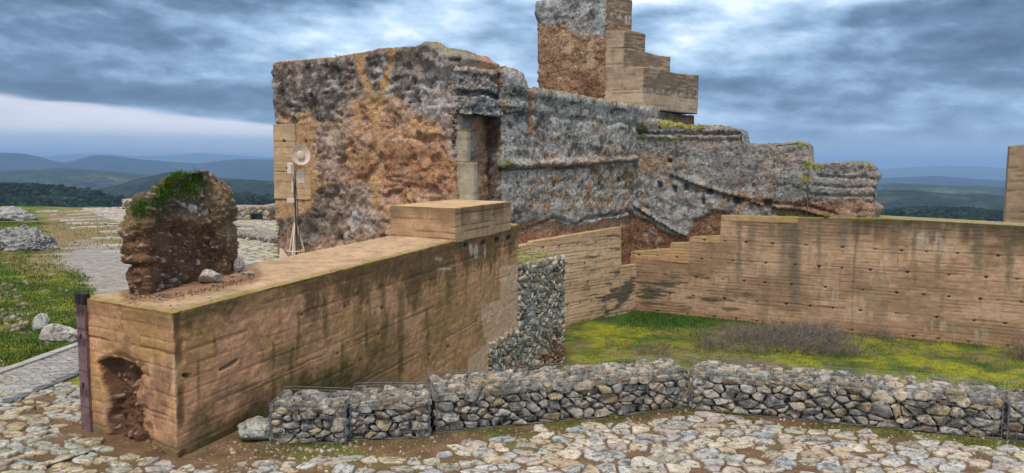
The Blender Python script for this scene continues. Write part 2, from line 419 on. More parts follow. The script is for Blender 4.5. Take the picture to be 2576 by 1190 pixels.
# ------------------------------------------------------------------ ground
def ground():
    xs = np.unique(np.round(np.concatenate([np.arange(-160, -46, 4), np.arange(-46, -12, .3), np.arange(-12, 16, .1), np.arange(16, 40, .5), np.arange(40, 164, 4)]), 3))
    ys = np.unique(np.round(np.concatenate([np.arange(-120, -8, 4), np.arange(-8, 5, .4), np.arange(5, 27, .1), np.arange(27, 56, .35), np.arange(56, 180, 4)]), 3))
    X, Y = np.meshgrid(xs, ys, indexing='ij')
    Zz = gz(X, Y)
    V = np.column_stack([X.ravel(), Y.ravel(), Zz.ravel()])
    ids = np.arange(len(V)).reshape(X.shape)
    px, py = proj(V)
    n1 = fbm(V, .9, 4, seed=21); n2 = fbm(V, 3.3, 4, .6, seed=22); n3 = fbm(V, .35, 3, seed=23)
    x, y = V[:, 0], V[:, 1]
    soil = np.array([.17, .105, .060]); moss = np.array([.235, .250, .020]); grass = np.array([.105, .150, .020]); dgrass = np.array([.045, .10, .016]); dry = np.array([.19, .165, .075])
    gravel = np.array([.33, .30, .275])
    C = np.tile(soil, (len(V), 1)) * (1 + .25 * n2[:, None])
    # courtyard: moss and short grass with earthy and dry patches
    cy = ss(.1, .8, y - G_LINE(x)) * (x > -3.65 + .3596 * (y - 6.9))
    g = np.tile(grass, (len(V), 1))
    blendc(g, moss, ss(-.12, .22, n1 + .35 * n2)); blendc(g, dgrass, ss(.12, .4, -n1 + .3 * n2))
    blendc(g, dry, .85 * ss(.06, .35, n3 + .6 * n2)); blendc(g, soil, .85 * ss(.20, .42, n2 - .4 * n1))
    corner = np.exp(-(((x - 4.6) / 2.6) ** 2 + ((y - 23.3) / 1.5) ** 2))
    blendc(g, dgrass, ss(.25, .7, corner + .3 * n2))
    C[:] = C + (g - C) * cy[:, None]
    # left side: gravel way, grass bank, rubble
    left = ss(.0, .4, -4.3 - x) * ss(8.2, 9.0, y) + (y > 22) * (x < -7)
    left = np.clip(left, 0, 1)
    lg = np.tile(grass, (len(V), 1)) * 1.0
    blendc(lg, moss, .75 * ss(-.1, .25, n1 + .3 * n2)); blendc(lg, dgrass, ss(.1, .35, -n1 + .2 * n2)); blendc(lg, soil, .7 * ss(.22, .5, n2 + .2 * n1))
    q = 22 * n1 + 12 * n2
    gr = np.clip(poly_m(px + 2 * q, py + .7 * q, [(150, 632), (230, 612), (345, 622), (500, 640), (700, 660), (700, 760), (240, 760), (225, 720), (190, 690), (145, 660)], 14), 0, 1)
    dr = poly_m(px + q, py + .5 * q, [(-40, 640), (130, 632), (100, 590), (110, 530), (220, 524), (420, 560), (420, 680), (60, 690)], 14)
    blendc(lg, np.array([.27, .195, .10]), .9 * dr); blendc(lg, gravel, gr)
    C[:] = C + (lg - C) * left[:, None]
    # in front of the gabions: soil with moss close to the baskets
    fr = ss(.3, -.9, y - (G_LINE(x) - .55)) * 0 + ss(.9, .0, np.abs(y - (G_LINE(x) - .75))) * ss(-3.4, -2.0, x)
    blendc(C, np.array([.13, .15, .028]), .75 * np.clip(fr, 0, 1) * ss(-.05, .25, n1 + .6 * n2) * (1 - cy))
    far = ss(44, 52, y) + ss(0, 3, (x - D_C[0]) * nD[0] + (y - D_C[1]) * nD[1] - 2) * (x > 0) + ss(20, 30, np.abs(x - 0)) * (x > 0)
    blendc(C, np.array([.05, .065, .025]), np.clip(far, 0, 1))
    me = mk_mesh('ground', V, grid_faces(ids), C, True, MAT['soil'])
    ob('ground', me, kind='structure')
ground()

# ------------------------------------------------------------------ colours and roughness shared by the old rammed-rubble walls
GREY = np.array([.275, .275, .28]); LGREY = np.array([.42, .425, .435]); DARK = np.array([.060, .058, .056])
TAN = np.array([.46, .315, .185]); BROWN = np.array([.205, .105, .058]); RED = np.array([.30, .15, .082]); PINK = np.array([.40, .27, .195])
ORANGE = np.array([.40, .19, .035]); MOSS = np.array([.17, .19, .025]); YELM = np.array([.27, .27, .035])
def ruin_base(P):
    st_ = fbm(np.column_stack([P[:, 0] * .22, P[:, 1] * .22, P[:, 2] * 1.3]), 2.2, 4, .6, seed=34)
    a = fbm(P, .55, 4, seed=31); b = fbm(P, 3.2, 5, .66, seed=32) + .35 * st_; c = fbm(P, 9.0, 4, .65, seed=33)
    C = np.tile(GREY, (len(P), 1)).astype(float)
    blendc(C, LGREY, ss(-.05, .30, .7 * b + .35 * a + .5 * c)); blendc(C, DARK, .85 * ss(.08, .42, -.8 * b - .2 * a + .6 * c))
    blendc(C, PINK * .85, .5 * ss(.06, .35, a + .4 * c)); blendc(C, np.array([.15, .13, .11]), .55 * ss(.10, .38, -a + .5 * b))
    return C, a, b, c
def ruin_disp(P, amp=1.0, bands=1.0, seed=0):
    zz = np.column_stack([P[:, 0] * .25, P[:, 1] * .25, P[:, 2] * 1.6])
    d = .085 * fbm(P, .7, 3, seed=41 + seed) + .070 * bands * fbm(zz, 1.3, 4, .55, seed=42 + seed)
    d += .060 * fbm(P, 3.4, 5, .66, seed=43 + seed)
    f1, f2, _ = worley(P + .05 * np.column_stack([b for b in (perlin(P * 5, 3), perlin(P * 5, 4), perlin(P * 5, 5))]), 7.5, 44 + seed)
    d += .050 * (.45 - f1) + .035 * np.minimum(.25, f2 - f1)
    stt = fbm(np.column_stack([P[:, 0] * .22, P[:, 1] * .22, P[:, 2] * 1.15]), 1.6, 3, .5, seed=46 + seed)
    d -= .085 * bands * ss(.055, .0, np.abs(stt - .06)) * ss(-.25, .15, fbm(P, .9, 3, seed=47 + seed))
    d -= .06 * ss(.15, .5, fbm(P, 2.6, 4, .6, seed=45 + seed))          # pits where the skin has fallen
    return d * amp

def top_moss(C, s, n, strength=1.0, col=TAN):
    """earth and moss lying on upward faces"""
    up = ss(.45, .85, s.N2[:, 2]) * strength
    blendc(C, col * .85, up * .8)
    blendc(C, YELM, up * ss(.0, .3, n))
    return C

# ------------------------------------------------------------------ left tower
def left_tower():
    top = prof(A_L, dD, [(676, 168), (684, 160), (695, 155), (760, 150), (840, 143), (900, 133), (960, 122), (1040, 117), (1092, 112), (1112, 115), (1124, 128), (1150, 140), (1162, 150)])
    us = np.arange(0, 6.36, .04)
    s = Slab(A_L, dD, nD, us, 2.4, 14, 145, lambda u, w: top(u) + .02 * w, lambda u: -.9 + 0 * u)
    px, py, P = s.px, s.py, s.P0
    j = fbm(P, 1.6, 4, .6, seed=51); j2 = fbm(P, 1.6, 4, .6, seed=52)
    qx, qy = px + 26 * j, py + 26 * j2
    d = ruin_disp(P, 1.0)
    plaster = np.maximum(poly_m(px + 2 * j, py + 2 * j2, [(640, 312), (744, 310), (745, 392), (781, 444), (782, 501), (640, 501)], 3), 0) * s.front
    patch = poly_m(px + 10 * j, py + 8 * j2, [(742, 282), (776, 284), (786, 312), (780, 360), (792, 425), (800, 470), (790, 530), (690, 560), (690, 500), (745, 440)], 5) * s.front
    d = d * (1 - .93 * plaster) - .10 * plaster; d = d * (1 - .6 * patch) + .03 * patch
    strm = [ss(13, 7, polyline_d(px + 14 * j, py, [(905, 130), (915, 190), (936, 250), (948, 330), (952, 400), (944, 480), (940, 520)])),
            ss(9, 5, polyline_d(px + 12 * j, py, [(985, 125), (972, 180), (955, 240), (946, 300)])),
            ss(9, 5, polyline_d(px + 12 * j, py, [(895, 250), (905, 285), (893, 300)])), ss(24, 16, np.hypot(qx - 1032, (qy - 322) * .8))]
    st = np.maximum.reduce(strm) * s.front
    d = d * (1 - .65 * st) - .03 * st
    d -= .10 * ss(.05, .35, fbm(P, 1.5, 4, .6, seed=58)) * s.front * (1 - plaster) * (1 - patch)
    # hollows and ledges of the weathered face
    for pts, wd, dep in [([(950, 200), (1030, 205), (1130, 190)], 9, .10), ([(860, 440), (850, 420), (866, 385)], 8, .16), ([(1000, 345), (1060, 360), (1120, 350)], 14, .08), ([(700, 300), (770, 290), (830, 300)], 9, .07), ([(960, 480), (1040, 470), (1125, 480)], 10, .07)]:
        d -= dep * ss(wd, wd * .3, polyline_d(qx, qy, pts)) * s.front
    for hx, hy, hr in [(859, 287, 6), (782, 240, 6), (820, 235, 5), (1048, 250, 4)]:
        d -= .22 * ss(hr, hr * .6, np.hypot(px - hx, py - hy)) * s.front
    for hx, hy in [(713, 355), (770, 356), (722, 424)]: d -= .12 * ss(4.2, 2.6, np.hypot(px - hx, py - hy)) * s.front
    d *= 1 - .6 * ss(.25, .05, s.zt - P[:, 2]) * (px < 1050)
    d += .20 * poly_m(qx, qy, [(1060, 100), (1190, 100), (1190, 180), (1120, 172), (1060, 150)], 12) * s.front
    d *= (1 - .7 * s.back) * (1 - .55 * s.top)
    s.displace(d); s.N2 = vnormals(s.V, s.Q)
    C, a, b, c = ruin_base(P)
    # lower and middle face has lost its skin: brown and tan earth
    E_ = np.tile(PINK, (len(P), 1)) * 1.12; blendc(E_, RED * 1.15, .85 * ss(.0, .3, j + .4 * c)); blendc(E_, TAN * 1.0, .9 * ss(.02, .3, j2 + .3 * c)); blendc(E_, np.array([.48, .36, .29]), .7 * ss(.05, .3, -j2 + .4 * c)); blendc(E_, LGREY * .9, .6 * ss(.25, .5, b)); blendc(E_, DARK * 1.6, .75 * ss(.28, .55, -b + .3 * c))
    greyz = np.maximum.reduce([poly_m(qx, qy, [(660, 80), (1200, 80), (1200, 420), (1140, 400), (1115, 335), (1060, 300), (1030, 250), (965, 245), (925, 250), (880, 290), (800, 300), (770, 270), (660, 305)], 12),
                               poly_m(qx, qy, [(790, 320), (880, 310), (860, 440), (870, 460), (850, 480), (800, 450)], 12) * .6,
                               poly_m(qx, qy, [(690, 545), (770, 505), (850, 455), (930, 470), (960, 500), (960, 600), (820, 600), (690, 600)], 14) * .7])
    blendc(E_, RED * 1.1, .5 * poly_m(qx, qy, [(955, 375), (1130, 360), (1145, 485), (960, 490)], 18))
    blendc(E_, BROWN * 1.1, .6 * poly_m(qx, qy, [(880, 420), (935, 350), (935, 440), (900, 480)], 14))
    C = C + (E_ - C) * (1 - greyz)[:, None]
    dk = poly_m(qx, qy, [(670, 140), (950, 125), (950, 190), (870, 260), (800, 300), (670, 290)], 16) * .75 + .5 * poly_m(qx, qy, [(760, 500), (850, 460), (880, 600), (700, 640), (700, 550)], 16)
    blendc(C, DARK * 1.2, np.clip(dk, 0, .8) * ss(-.45, .10, -b))
    blendc(C, np.array([.44, .46, .50]), .75 * poly_m(qx, qy, [(950, 185), (1140, 170), (1140, 320), (1060, 290), (960, 245)], 14) * ss(-.25, .2, b + .2 * c))
    blendc(C, np.array([.40, .44, .50]), .8 * poly_m(qx, qy, [(875, 525), (920, 525), (925, 555), (870, 555)], 8))
    blendc(C, TAN * (1.02), np.clip(st, 0, 1)); blendc(C, TAN * .95, patch * .9)
    pl = np.tile(TAN * .92, (len(P), 1)) * (1 + .10 * fbm(P * np.array([.5, .5, 4]), 2, 3, seed=55)[:, None])
    zl = np.abs(((P[:, 2] + .05) / .205) % 1 - .5); blendc(pl, TAN * .45, .55 * ss(.44, .49, zl) * ss(-.2, .2, j))
    blendc(pl, DARK, .9 * np.maximum.reduce([ss(4.4, 3, np.hypot(px - hx, py - hy)) for hx, hy in [(713, 355), (770, 356), (722, 424)]]))
    C = C + (pl - C) * plaster[:, None]
    up = np.maximum(ss(.35, .8, s.N2[:, 2]) * s.top, ss(.10, .03, s.zt - P[:, 2] + .05 * j) * s.front)
    blendc(C, np.array([.40, .27, .17]), .9 * up * (px < 1010)); blendc(C, YELM, .8 * ss(.5, .8, s.N2[:, 2]) * ss(.0, .3, b) * (py < 190) * (px > 1000))
    t = ob('ruined_tower', mk_mesh('ruined_tower', s.V, s.Q, C * np.array([1.05, .95, .87]), True, MAT['ruinearth']), label='tall ruined tower face of brown and grey rammed rubble behind the antenna mast', cat='ruin')
    for (x0, x1, y0, y1, pr) in ((678, 745, 312, 431.5, .035), (678, 781.5, 432, 501, .05)):
        A = A_L - nD * pr; u0, u1 = max(0.0, U(A, dD, x0)), U(A, dD, x1); za, zb_ = Z(A, dD, 720, y1), Z(A, dD, 720, y0)
        q = Slab(A, dD, nD, np.arange(u0 - .01, u1, .028), .35, 6, int((zb_ - za) / .024), lambda u, w: zb_ + 0 * u, lambda u: za + 0 * u)
        C, g, a, b, c = rammed_colour(q.P0, q.u, q.P0[:, 2], [Z(A, dD, 720, 356), Z(A, dD, 720, 431)], np.array([.50, .345, .205]), 9, seed=12, plank=.20)
        h = np.maximum.reduce([ss(4.4, 2.6, np.hypot(q.px - hx, q.py - hy)) for hx, hy in [(713, 355), (770, 356), (722, 424)]]) * q.front
        blendc(C, DARK * .6, .9 * h); blendc(C, np.array([.30, .24, .17]), .6 * ss(345, 312, q.py + 10 * a))
        g = g + .08 * h; q.displace(-g * q.front + .012 * fbm(q.P0, 5, 4, seed=57))
        ob('plaster_patch', mk_mesh('plaster_patch', q.V, q.Q, C, True, MAT['rammed']), t)
    return t

# ------------------------------------------------------------------ wall with the gateway, running back to the inner corner
def rammed_colour(P, u, z, rows, base=TAN, jointstep=2.3, seed=0, plank=.17, ls=1.0):
    """colour and groove depth of plank-marked rammed earth"""
    a = fbm(P, .8, 4, seed=61 + seed); b = fbm(np.column_stack([u * .8, 0 * u, z * 9]), 1.0, 4, .6, seed=62 + seed); c = fbm(P, 5, 4, .6, seed=63 + seed)
    C = np.tile(base, (len(P), 1)) * (1 + .16 * a + .20 * b + .14 * c)[:, None]
    g = np.zeros(len(P))
    zz = z + .012 * perlin(np.column_stack([u * 1.3, 0 * u, z * 0 + seed]), 7) + .006 * perlin(np.column_stack([u * 4.1, 0 * u, z * 0 + seed]), 6)
    ph = zz / plank; lineid = np.floor(ph + .5); pid = np.floor(ph)
    e = np.abs(ph - lineid) * plank
    C *= (1 + .09 * np.sin(pid * 12.99 + seed) + .11 * perlin(np.column_stack([u * .55 + pid * 5.3, pid * 2.3, 0 * u + seed]), 4))[:, None]
    wob = perlin(np.column_stack([u * .8 + lineid * 3.7, lineid * 1.7, 0 * u + seed]), 8) + .35 * perlin(np.column_stack([u * 5 + lineid * 1.1, lineid * 2.7, 0 * u + seed]), 5)
    lm = ss(.018, .004, e) * ss(-.22, .22, wob)
    g += .009 * ls * lm; blendc(C, base * .34, .68 * ls * lm)
    lt = ss(.026, .008, np.abs(e - .012)) * ss(-.05, -.4, wob); blendc(C, base * 1.28, .35 * lt)
    r = np.min(np.abs(zz[:, None] - np.array(rows)[None, :]), axis=1)
    ln = ss(.020, .004, r) * ss(-.15, .30, perlin(np.column_stack([u * 1.1, z * 2, 0 * u]), 9) + .5 * perlin(np.column_stack([u * 6, z * 2, 0 * u]), 3) + .10)
    g += .014 * ln; blendc(C, base * .30, .7 * ln)
    rr = np.array(sorted(rows)); cell = np.searchsorted(rr, zz)
    jo = ((u / jointstep + .37 * cell + .13 * np.sin(cell * 5.1 + seed)) % 1)
    jm = ss(.015, .004, np.minimum(jo, 1 - jo) * jointstep + .004 * perlin(np.column_stack([u * 0, 0 * u, z * 12]), 2)) * ss(-.2, .2, perlin(np.column_stack([np.floor(u / jointstep + .37 * cell) * 3.3, cell * 1.9, z * 2.5]), 10) + .05)
    g += .008 * jm; blendc(C, base * .42, .5 * jm)
    panel = np.sin(np.floor(u / jointstep + .37 * cell + .13 * np.sin(cell * 5.1 + seed)) * 12.9 + cell * 7.7)
    C *= (1 + .06 * panel)[:, None]
    return C, g, a, b, c
def streaks(P, u, z, zt, dens=1.0, length=.9, seed=0):
    n = perlin(np.column_stack([u * 3.1, 0 * u, z * .25 + seed]), 71) + .6 * perlin(np.column_stack([u * 9.0, 0 * u, z * .4 + seed]), 72)
    L = length * (.25 + 1.5 * ss(-.6, .8, perlin(np.column_stack([u * 1.7, 0 * u, 0 * z + seed]), 73)))
    return ss(-.05, .5, n + .15 * dens) * ss(1.0, .15, (zt - z) / L)
def put_holes(px, py, u, z, rows, step, C, seed, rad=.055, jit=.25):
    """half-round sockets of the formwork ties just under each lift line"""
    g = np.zeros(len(u))
    for k, r in enumerate(rows):
        off = (k * .37 + seed * .11) % 1
        i = np.floor(u / step - off); c = (i + .5 + off + jit * np.sin(i * 7.3 + k * 3.1)) * step
        dd = np.hypot(u - c, (z - (r - .03)) * 1.15)
        vis = .55 + .45 * np.sin(i * 3.7 + k * 5.1); h = ss(rad * (.75 + .35 * vis), rad * .5, dd) * (z < r + .012) * np.clip(vis + .35, 0, 1)
        C *= (1 - .30 * ss(.035, .01, np.abs(u - c)) * ss(r - .40 * vis - .05, r - .05, z) * (z < r - .05))[:, None]
        g = np.maximum(g, h)
    blendc(C, DARK * .5, g * .9)
    return g * .09

left_tower()
def gate_wall():
    root = bpy.data.objects.new('ruined_gate_wall', None); COL.objects.link(root)
    tag(root, 'lichen grey ruined wall with a dark gateway and orange lichen below the stepped tower', 'ruin')
    A, du, dw = A_R, dC, nC
    top = prof(A, du, [(1245, 172), (1290, 182), (1312, 195), (1320, 226), (1360, 232), (1420, 240), (1480, 250), (1540, 258), (1600, 266), (1640, 272)])
    u0 = U(A, du, 1258); us = np.arange(u0, LC + 1.3, .038)
    s = Slab(A, du, dw, us, 1.7, 16, 120, lambda u, w: top(u) + 0 * w, lambda u: -2.7 + 0 * u)
    px, py, P = s.px, s.py, s.P0
    j = fbm(P, 1.8, 4, .6, seed=81); j2 = fbm(P, 1.8, 4, .6, seed=82)
    qx, qy = px + 16 * j, py + 14 * j2
    fr = s.front & (px < 1640)
    d = ruin_disp(P * np.array([.62, .62, 1.0]), .62, .8, seed=3)
    d += .09 * ss(25, 8, py - (228 + .145 * (px - 1320))) * fr           # heavier top course
    d -= .07 * ss(7, 2, np.abs(qy - (285 + .10 * (px - 1320)))) * fr
    ledge = ss(5, 1.5, polyline_d(px, py + 5 * j, [(1250, 425), (1350, 424), (1450, 420), (1540, 410), (1610, 408)]))
    d -= .20 * ledge * fr; d += .11 * ss(13, 4, np.abs(py + 5 * j - (411 - .03 * (px - 1400)))) * fr
    crack = ss(4, 1.2, polyline_d(qx, py + 6 * j, [(1300, 590), (1370, 560), (1400, 548), (1440, 560), (1520, 545), (1580, 535), (1606, 524)])); d -= .16 * crack * fr
    low = ss(0, 10, qy - np.interp(px, [1280, 1380, 1450, 1520, 1606], [556, 552, 566, 552, 534])); d -= .10 * low * fr
    for hx, hy in [(1395, 463), (1510, 462), (1560, 455), (1330, 430), (1305, 470)]: d -= .15 * ss(6, 3, np.hypot((px - hx) * 1.2, (py - hy) * .7)) * fr
    stripe = ss(8, 4, polyline_d(px + 6 * j, py, [(1330, 228), (1334, 280), (1340, 338)])) * fr; d -= .05 * stripe
    corner_in = ss(16, 4, np.abs(px - 1603)) * fr; d -= .05 * corner_in
    d *= 1 - .7 * s.back
    s.displace(d); s.N2 = vnormals(s.V, s.Q)
    C, a, b, c = ruin_base(P * np.array([.62, .62, 1.0]))
    blendc(C, np.array([.46, .47, .48]), .65 * fr * ss(-.3, .2, b))
    sp = np.column_stack([P[:, 0] * .8, P[:, 1] * .8, P[:, 2] * .9])
    lich = fbm(sp, 5.5, 4, .66, seed=85)
    om = ss(.13, .28, lich + .25 * c) * poly_m(qx, qy, [(1340, 350), (1480, 355), (1600, 380), (1610, 530), (1340, 540), (1290, 480)], 30) * fr
    blendc(C, ORANGE, .85 * om)
    blendc(C, DARK, .5 * ss(.1, .4, fbm(sp, 4.4, 4, .6, seed=86)) * fr * (py > 420) * (py < 545))
    E_ = np.tile(PINK * .95, (len(P), 1)); blendc(E_, BROWN * 1.3, ss(-.2, .25, j2)); blendc(E_, GREY * 1.1, .8 * ss(.05, .35, b)); blendc(E_, TAN * .75, .8 * ss(.05, .3, j + .3 * c))
    m = low * fr; C = C + (E_ - C) * m[:, None]
    blendc(C, PINK * 1.02, .8 * poly_m(qx, qy, [(1285, 560), (1400, 552), (1420, 580), (1380, 600), (1285, 610)], 8) * fr)
    blendc(C, RED * .9, .85 * poly_m(qx, qy, [(1285, 585), (1370, 580), (1420, 590), (1400, 700), (1285, 700)], 10) * fr)
    blendc(C, BROWN, .8 * poly_m(px, qy, [(1540, 590), (1612, 560), (1612, 690), (1540, 690)], 6) * fr)
    blendc(C, TAN * .72, .6 * np.maximum(ss(7, 2, np.abs(px - 1604 + 5 * j)) * (py > 400), ledge) * fr)
    blendc(C, RED * 1.1, .9 * stripe)
    blendc(C, np.array([.05, .085, .015]), .8 * ss(26, 10, np.hypot(px - 1622, (py - 345) * .6) + 6 * j))
    blendc(C, MOSS * .8, .7 * ss(30, 12, np.hypot((px - 1265) * .8, py - 418) + 8 * j) * fr)
    up = ss(.5, .85, s.N2[:, 2]) * s.top
    blendc(C, TAN * .7, .55 * up); blendc(C, MOSS, .6 * up * ss(0, .3, b))
    jamb = s.end0 * 1.0
    blendc(C, BROWN * .60, .9 * jamb * ss(-.4, .1, -b)); blendc(C, DARK, .5 * jamb * ss(0, .3, c))
    ob('wall', mk_mesh('gate_wall', s.V, s.Q, C * np.array([1.04, 1.0, .95]), True, MAT['ruin']), root)
    # overhanging lintel of old masonry
    lt = prof(A - dw * .10, du, [(1130, 172), (1150, 169), (1200, 176), (1250, 179), (1300, 189), (1320, 198)])
    Al = A - dw * .10; ua, ub = U(Al, du, 1150), U(Al, du, 1317)
    s = Slab(Al, du, dw, np.arange(ua, ub, .035), 1.6, 14, 44, lambda u, w: lt(u) + 0 * w, lambda u: np.interp(u, [ua, U(Al, du, 1255), ub], [Z(Al, du, 1160, 288), Z(Al, du, 1255, 292), Z(Al, du, 1316, 275)]))
    px, py, P = s.px, s.py, s.P0
    j = fbm(P, 2.2, 4, .6, seed=91)
    d = ruin_disp(P, 1.0, 1.2, seed=5)
    d -= .20 * ss(9, 3, np.abs(py + 8 * j - (231 + .1 * (px - 1150)))) * s.front
    d -= .15 * ss(9, 3, np.abs(px + 10 * j - 1248 - .25 * (py - 190))) * s.front
    s.displace(d); s.N2 = vnormals(s.V, s.Q)
    C, a, b, c = ruin_base(P)
    blendc(C, TAN * .85, .9 * ss(11, 6, np.abs(px + 8 * j - 1250 - .25 * (py - 190))) * s.front)
    blendc(C, np.array([.40, .27, .16]), .9 * ss(.5, .85, s.N2[:, 2]) * s.top); blendc(C, MOSS, .5 * ss(.4, .8, s.N2[:, 2]) * ss(.05, .3, b))
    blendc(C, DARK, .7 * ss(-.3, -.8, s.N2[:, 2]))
    ob('lintel', mk_mesh('gate_lintel', s.V, s.Q, C, True, MAT['ruin']), root)
    # backing wall added to keep the passage dark, shade painted into its brown
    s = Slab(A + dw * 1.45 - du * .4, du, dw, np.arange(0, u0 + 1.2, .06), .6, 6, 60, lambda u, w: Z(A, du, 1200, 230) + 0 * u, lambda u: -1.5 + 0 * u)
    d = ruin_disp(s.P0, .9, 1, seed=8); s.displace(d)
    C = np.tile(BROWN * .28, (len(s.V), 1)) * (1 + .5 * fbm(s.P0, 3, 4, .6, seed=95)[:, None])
    ob('passage_shade_backing', mk_mesh('passage_shade_backing', s.V, s.Q, C, True, MAT['earth']), root)
    # stepped jamb rebuilt in plank-marked earth: it carries on the line of the tower face
    J0 = A_L + nD * .14
    zz_ = [Z(J0, dD, 1150, 255), Z(J0, dD, 1172, 328), Z(J0, dD, 1190, 408)]
    for k, (x0, x1) in enumerate([(1112, 1153), (1114, 1174), (1126, 1192)]):
        Jk = J0 - nD * .03 * k
        zb_ = zz_[k + 1] + .004 if k < 2 else -1.2
        s = Slab(Jk, dD, nD, np.linspace(U(Jk, dD, x0), U(Jk, dD, x1), 30), .2, 4, 34 if k < 2 else 70, lambda u, w, k=k: zz_[k] + 0 * u, lambda u, zb_=zb_: zb_ + 0 * u)
        C, g, a, b, c = rammed_colour(s.P0, s.u, s.V[:, 2], [zz_[k] - .55], np.array([.42, .36, .27]), 9, seed=3 + k, plank=.20)
        g = g + .01 * fbm(s.P0, 6, 3, seed=4); s.displace(-g)
        blendc(C, np.array([.16, .14, .10]), .6 * ss(.35, .0, s.zt - s.P0[:, 2]) * ss(-.2, .3, a + .4 * b) * (1 - s.top))
        blendc(C, YELM * .8, .9 * ss(.06, .0, s.zt - s.P0[:, 2]) * (k > 0) * ss(-.3, .1, c))
        ob('rebuilt_jamb', mk_mesh('rebuilt_jamb', s.V, s.Q, C, True, MAT['rammed']), root)
gate_wall()

# ------------------------------------------------------------------ ruined wall stepping down to the right
def stepped_ruin():
    A, du, dw = D_C, dD, nD
    pts = [(1575, 306), (1625, 304), (1640, 302), (1700, 313), (1760, 318), (1800, 320), (1850, 322), (1862, 328), (1865.5, 346), (1867, 358), (1900, 362), (1960, 360), (2000, 357), (2028, 361), (2035, 368), (2036.5, 409), (2042, 412), (2100, 413), (2160, 411), (2192, 415), (2206, 428)]
    top = prof(A, du, pts); L = U(A, du, 2203)
    us = np.unique(np.concatenate([np.arange(-.4, L, .038), [U(A, du, x) for x in (1865.5, 1867, 2035, 2036.5)]]))
    s = Slab(A + dw * .07, du, dw, us, 1.25, 12, 130, lambda u, w: top(u) + .02 * w, lambda u: -2.8 + 0 * u)
    px, py, P = s.px, s.py, s.P0
    j = fbm(P, 1.8, 4, .6, seed=101); j2 = fbm(P, 1.8, 4, .6, seed=102)
    qx, qy = px + 12 * j, py + 10 * j2
    fr = s.front
    d = ruin_disp(P, .72, 1.0, seed=7)
    # course of flat stones on top
    crs = poly_m(px, py, [(1600, 296), (1872, 296), (1872, 352), (1600, 348)], 4) * fr
    d += .08 * crs - .13 * crs * ss(4, 1.5, np.abs(py - 336 - 3 * j)) - .10 * crs * ss(3, 1, np.abs(py - 352))
    f1, f2, cid = worley(np.column_stack([s.u * 2.0, s.V[:, 2] * 6.5, 0 * s.u]), 1.0, 103)
    d -= .08 * crs * ss(.12, .02, f2 - f1) * (py > 322)
    # inclined ledges in the face, holes, and the undercut
    led = [(1690, 440), (1760, 468), (1810, 484), (1860, 496), (1930, 522), (2010, 528), (2080, 548)]
    dl = polyline_d(px, py + 3 * j, led); above = py < np.interp(px, [p_[0] for p_ in led], [p_[1] for p_ in led])
    d += .12 * ss(16, 3, dl) * above * fr; d -= .14 * ss(6, 1.5, dl) * (~above) * fr
    led2 = [(1596, 520), (1640, 548), (1690, 578), (1720, 592)]
    dl2 = polyline_d(px, py + 3 * j, led2); ab2 = py < np.interp(px, [p_[0] for p_ in led2], [p_[1] for p_ in led2])
    d += .10 * ss(13, 3, dl2) * fr * ab2; d -= .22 * ss(5, 1, dl2) * (~ab2) * fr
    led3 = [(1850, 500), (1900, 505), (1960, 515), (2040, 520), (2100, 535)]; d -= .15 * ss(5, 1.5, polyline_d(px, py + 4 * j, led3)) * fr
    for yb in (445, 470, 492): d -= .07 * ss(4, 1.2, np.abs(py + 5 * j - yb - .03 * (px - 2100))) * ss(2010, 2080, px) * fr
    for hx, hy, rx, ry in [(1660, 465, 6, 8), (1697, 476, 5, 9), (1726, 470, 7, 8), (1785, 481, 8, 7), (1767, 507, 5, 10), (1852, 503, 9, 9), (1931, 512, 11, 10), (1683, 404, 6, 4)]:
        d -= .30 * ss(1.05, .7, np.maximum(np.abs(px - hx) / rx, np.abs(py - hy) / ry) if rx != ry else np.hypot((px - hx) / rx, (py - hy) / ry)) * fr
    low = np.maximum(poly_m(qx, qy, [(1580, 540), (1640, 560), (1700, 596), (1735, 600), (1745, 552), (1800, 535), (1840, 538), (1840, 680), (1580, 680)], 5), 0) * fr
    d -= .10 * low
    d += .12 * s.end1 * fbm(P, 1.5, 3, seed=106) * 3
    d *= 1 - .7 * s.back
    s.displace(d); s.N2 = vnormals(s.V, s.Q)
    C, a, b, c = ruin_base(P)
    blendc(C, GREY * .85, .35 * np.ones(len(P)))
    blendc(C, LGREY, .6 * poly_m(qx, qy, [(1600, 440), (1780, 460), (1860, 500), (1800, 530), (1700, 560), (1600, 520)], 14) * fr * ss(-.2, .2, b))
    R_ = np.tile(BROWN * 1.35, (len(P), 1)); blendc(R_, PINK * .85, ss(-.05, .3, j)); blendc(R_, DARK, .6 * ss(.1, .4, -b))
    m = np.maximum(poly_m(qx, qy, [(1855, 478), (1930, 500), (2030, 500), (2120, 505), (2215, 500), (2215, 560), (2080, 552), (1980, 540), (1900, 520), (1860, 512)], 8), 0) * fr * .85
    C = C + (R_ - C) * m[:, None]
    blendc(C, PINK * .9, .7 * poly_m(qx, qy, [(2060, 505), (2200, 500), (2210, 548), (2080, 540)], 10) * ss(0, .3, b + .3 * c) * fr)
    blendc(C, np.array([.20, .095, .048]), .9 * low * ss(-.5, 0, -b + .2))
    blendc(C, PINK * .9, .6 * poly_m(qx, qy, [(1610, 390), (1690, 395), (1690, 430), (1605, 440)], 10) * fr)
    blendc(C, ORANGE * .8, .6 * ss(.25, .45, fbm(P, 3.6, 4, .6, seed=107)) * poly_m(qx, qy, [(1600, 380), (1900, 440), (1900, 540), (1600, 560)], 20) * fr)
    blendc(C, TAN * .7, .6 * ss(5, 1.5, polyline_d(px, py + 3 * j, [(1780, 470), (1850, 492), (1880, 505)])) * fr)
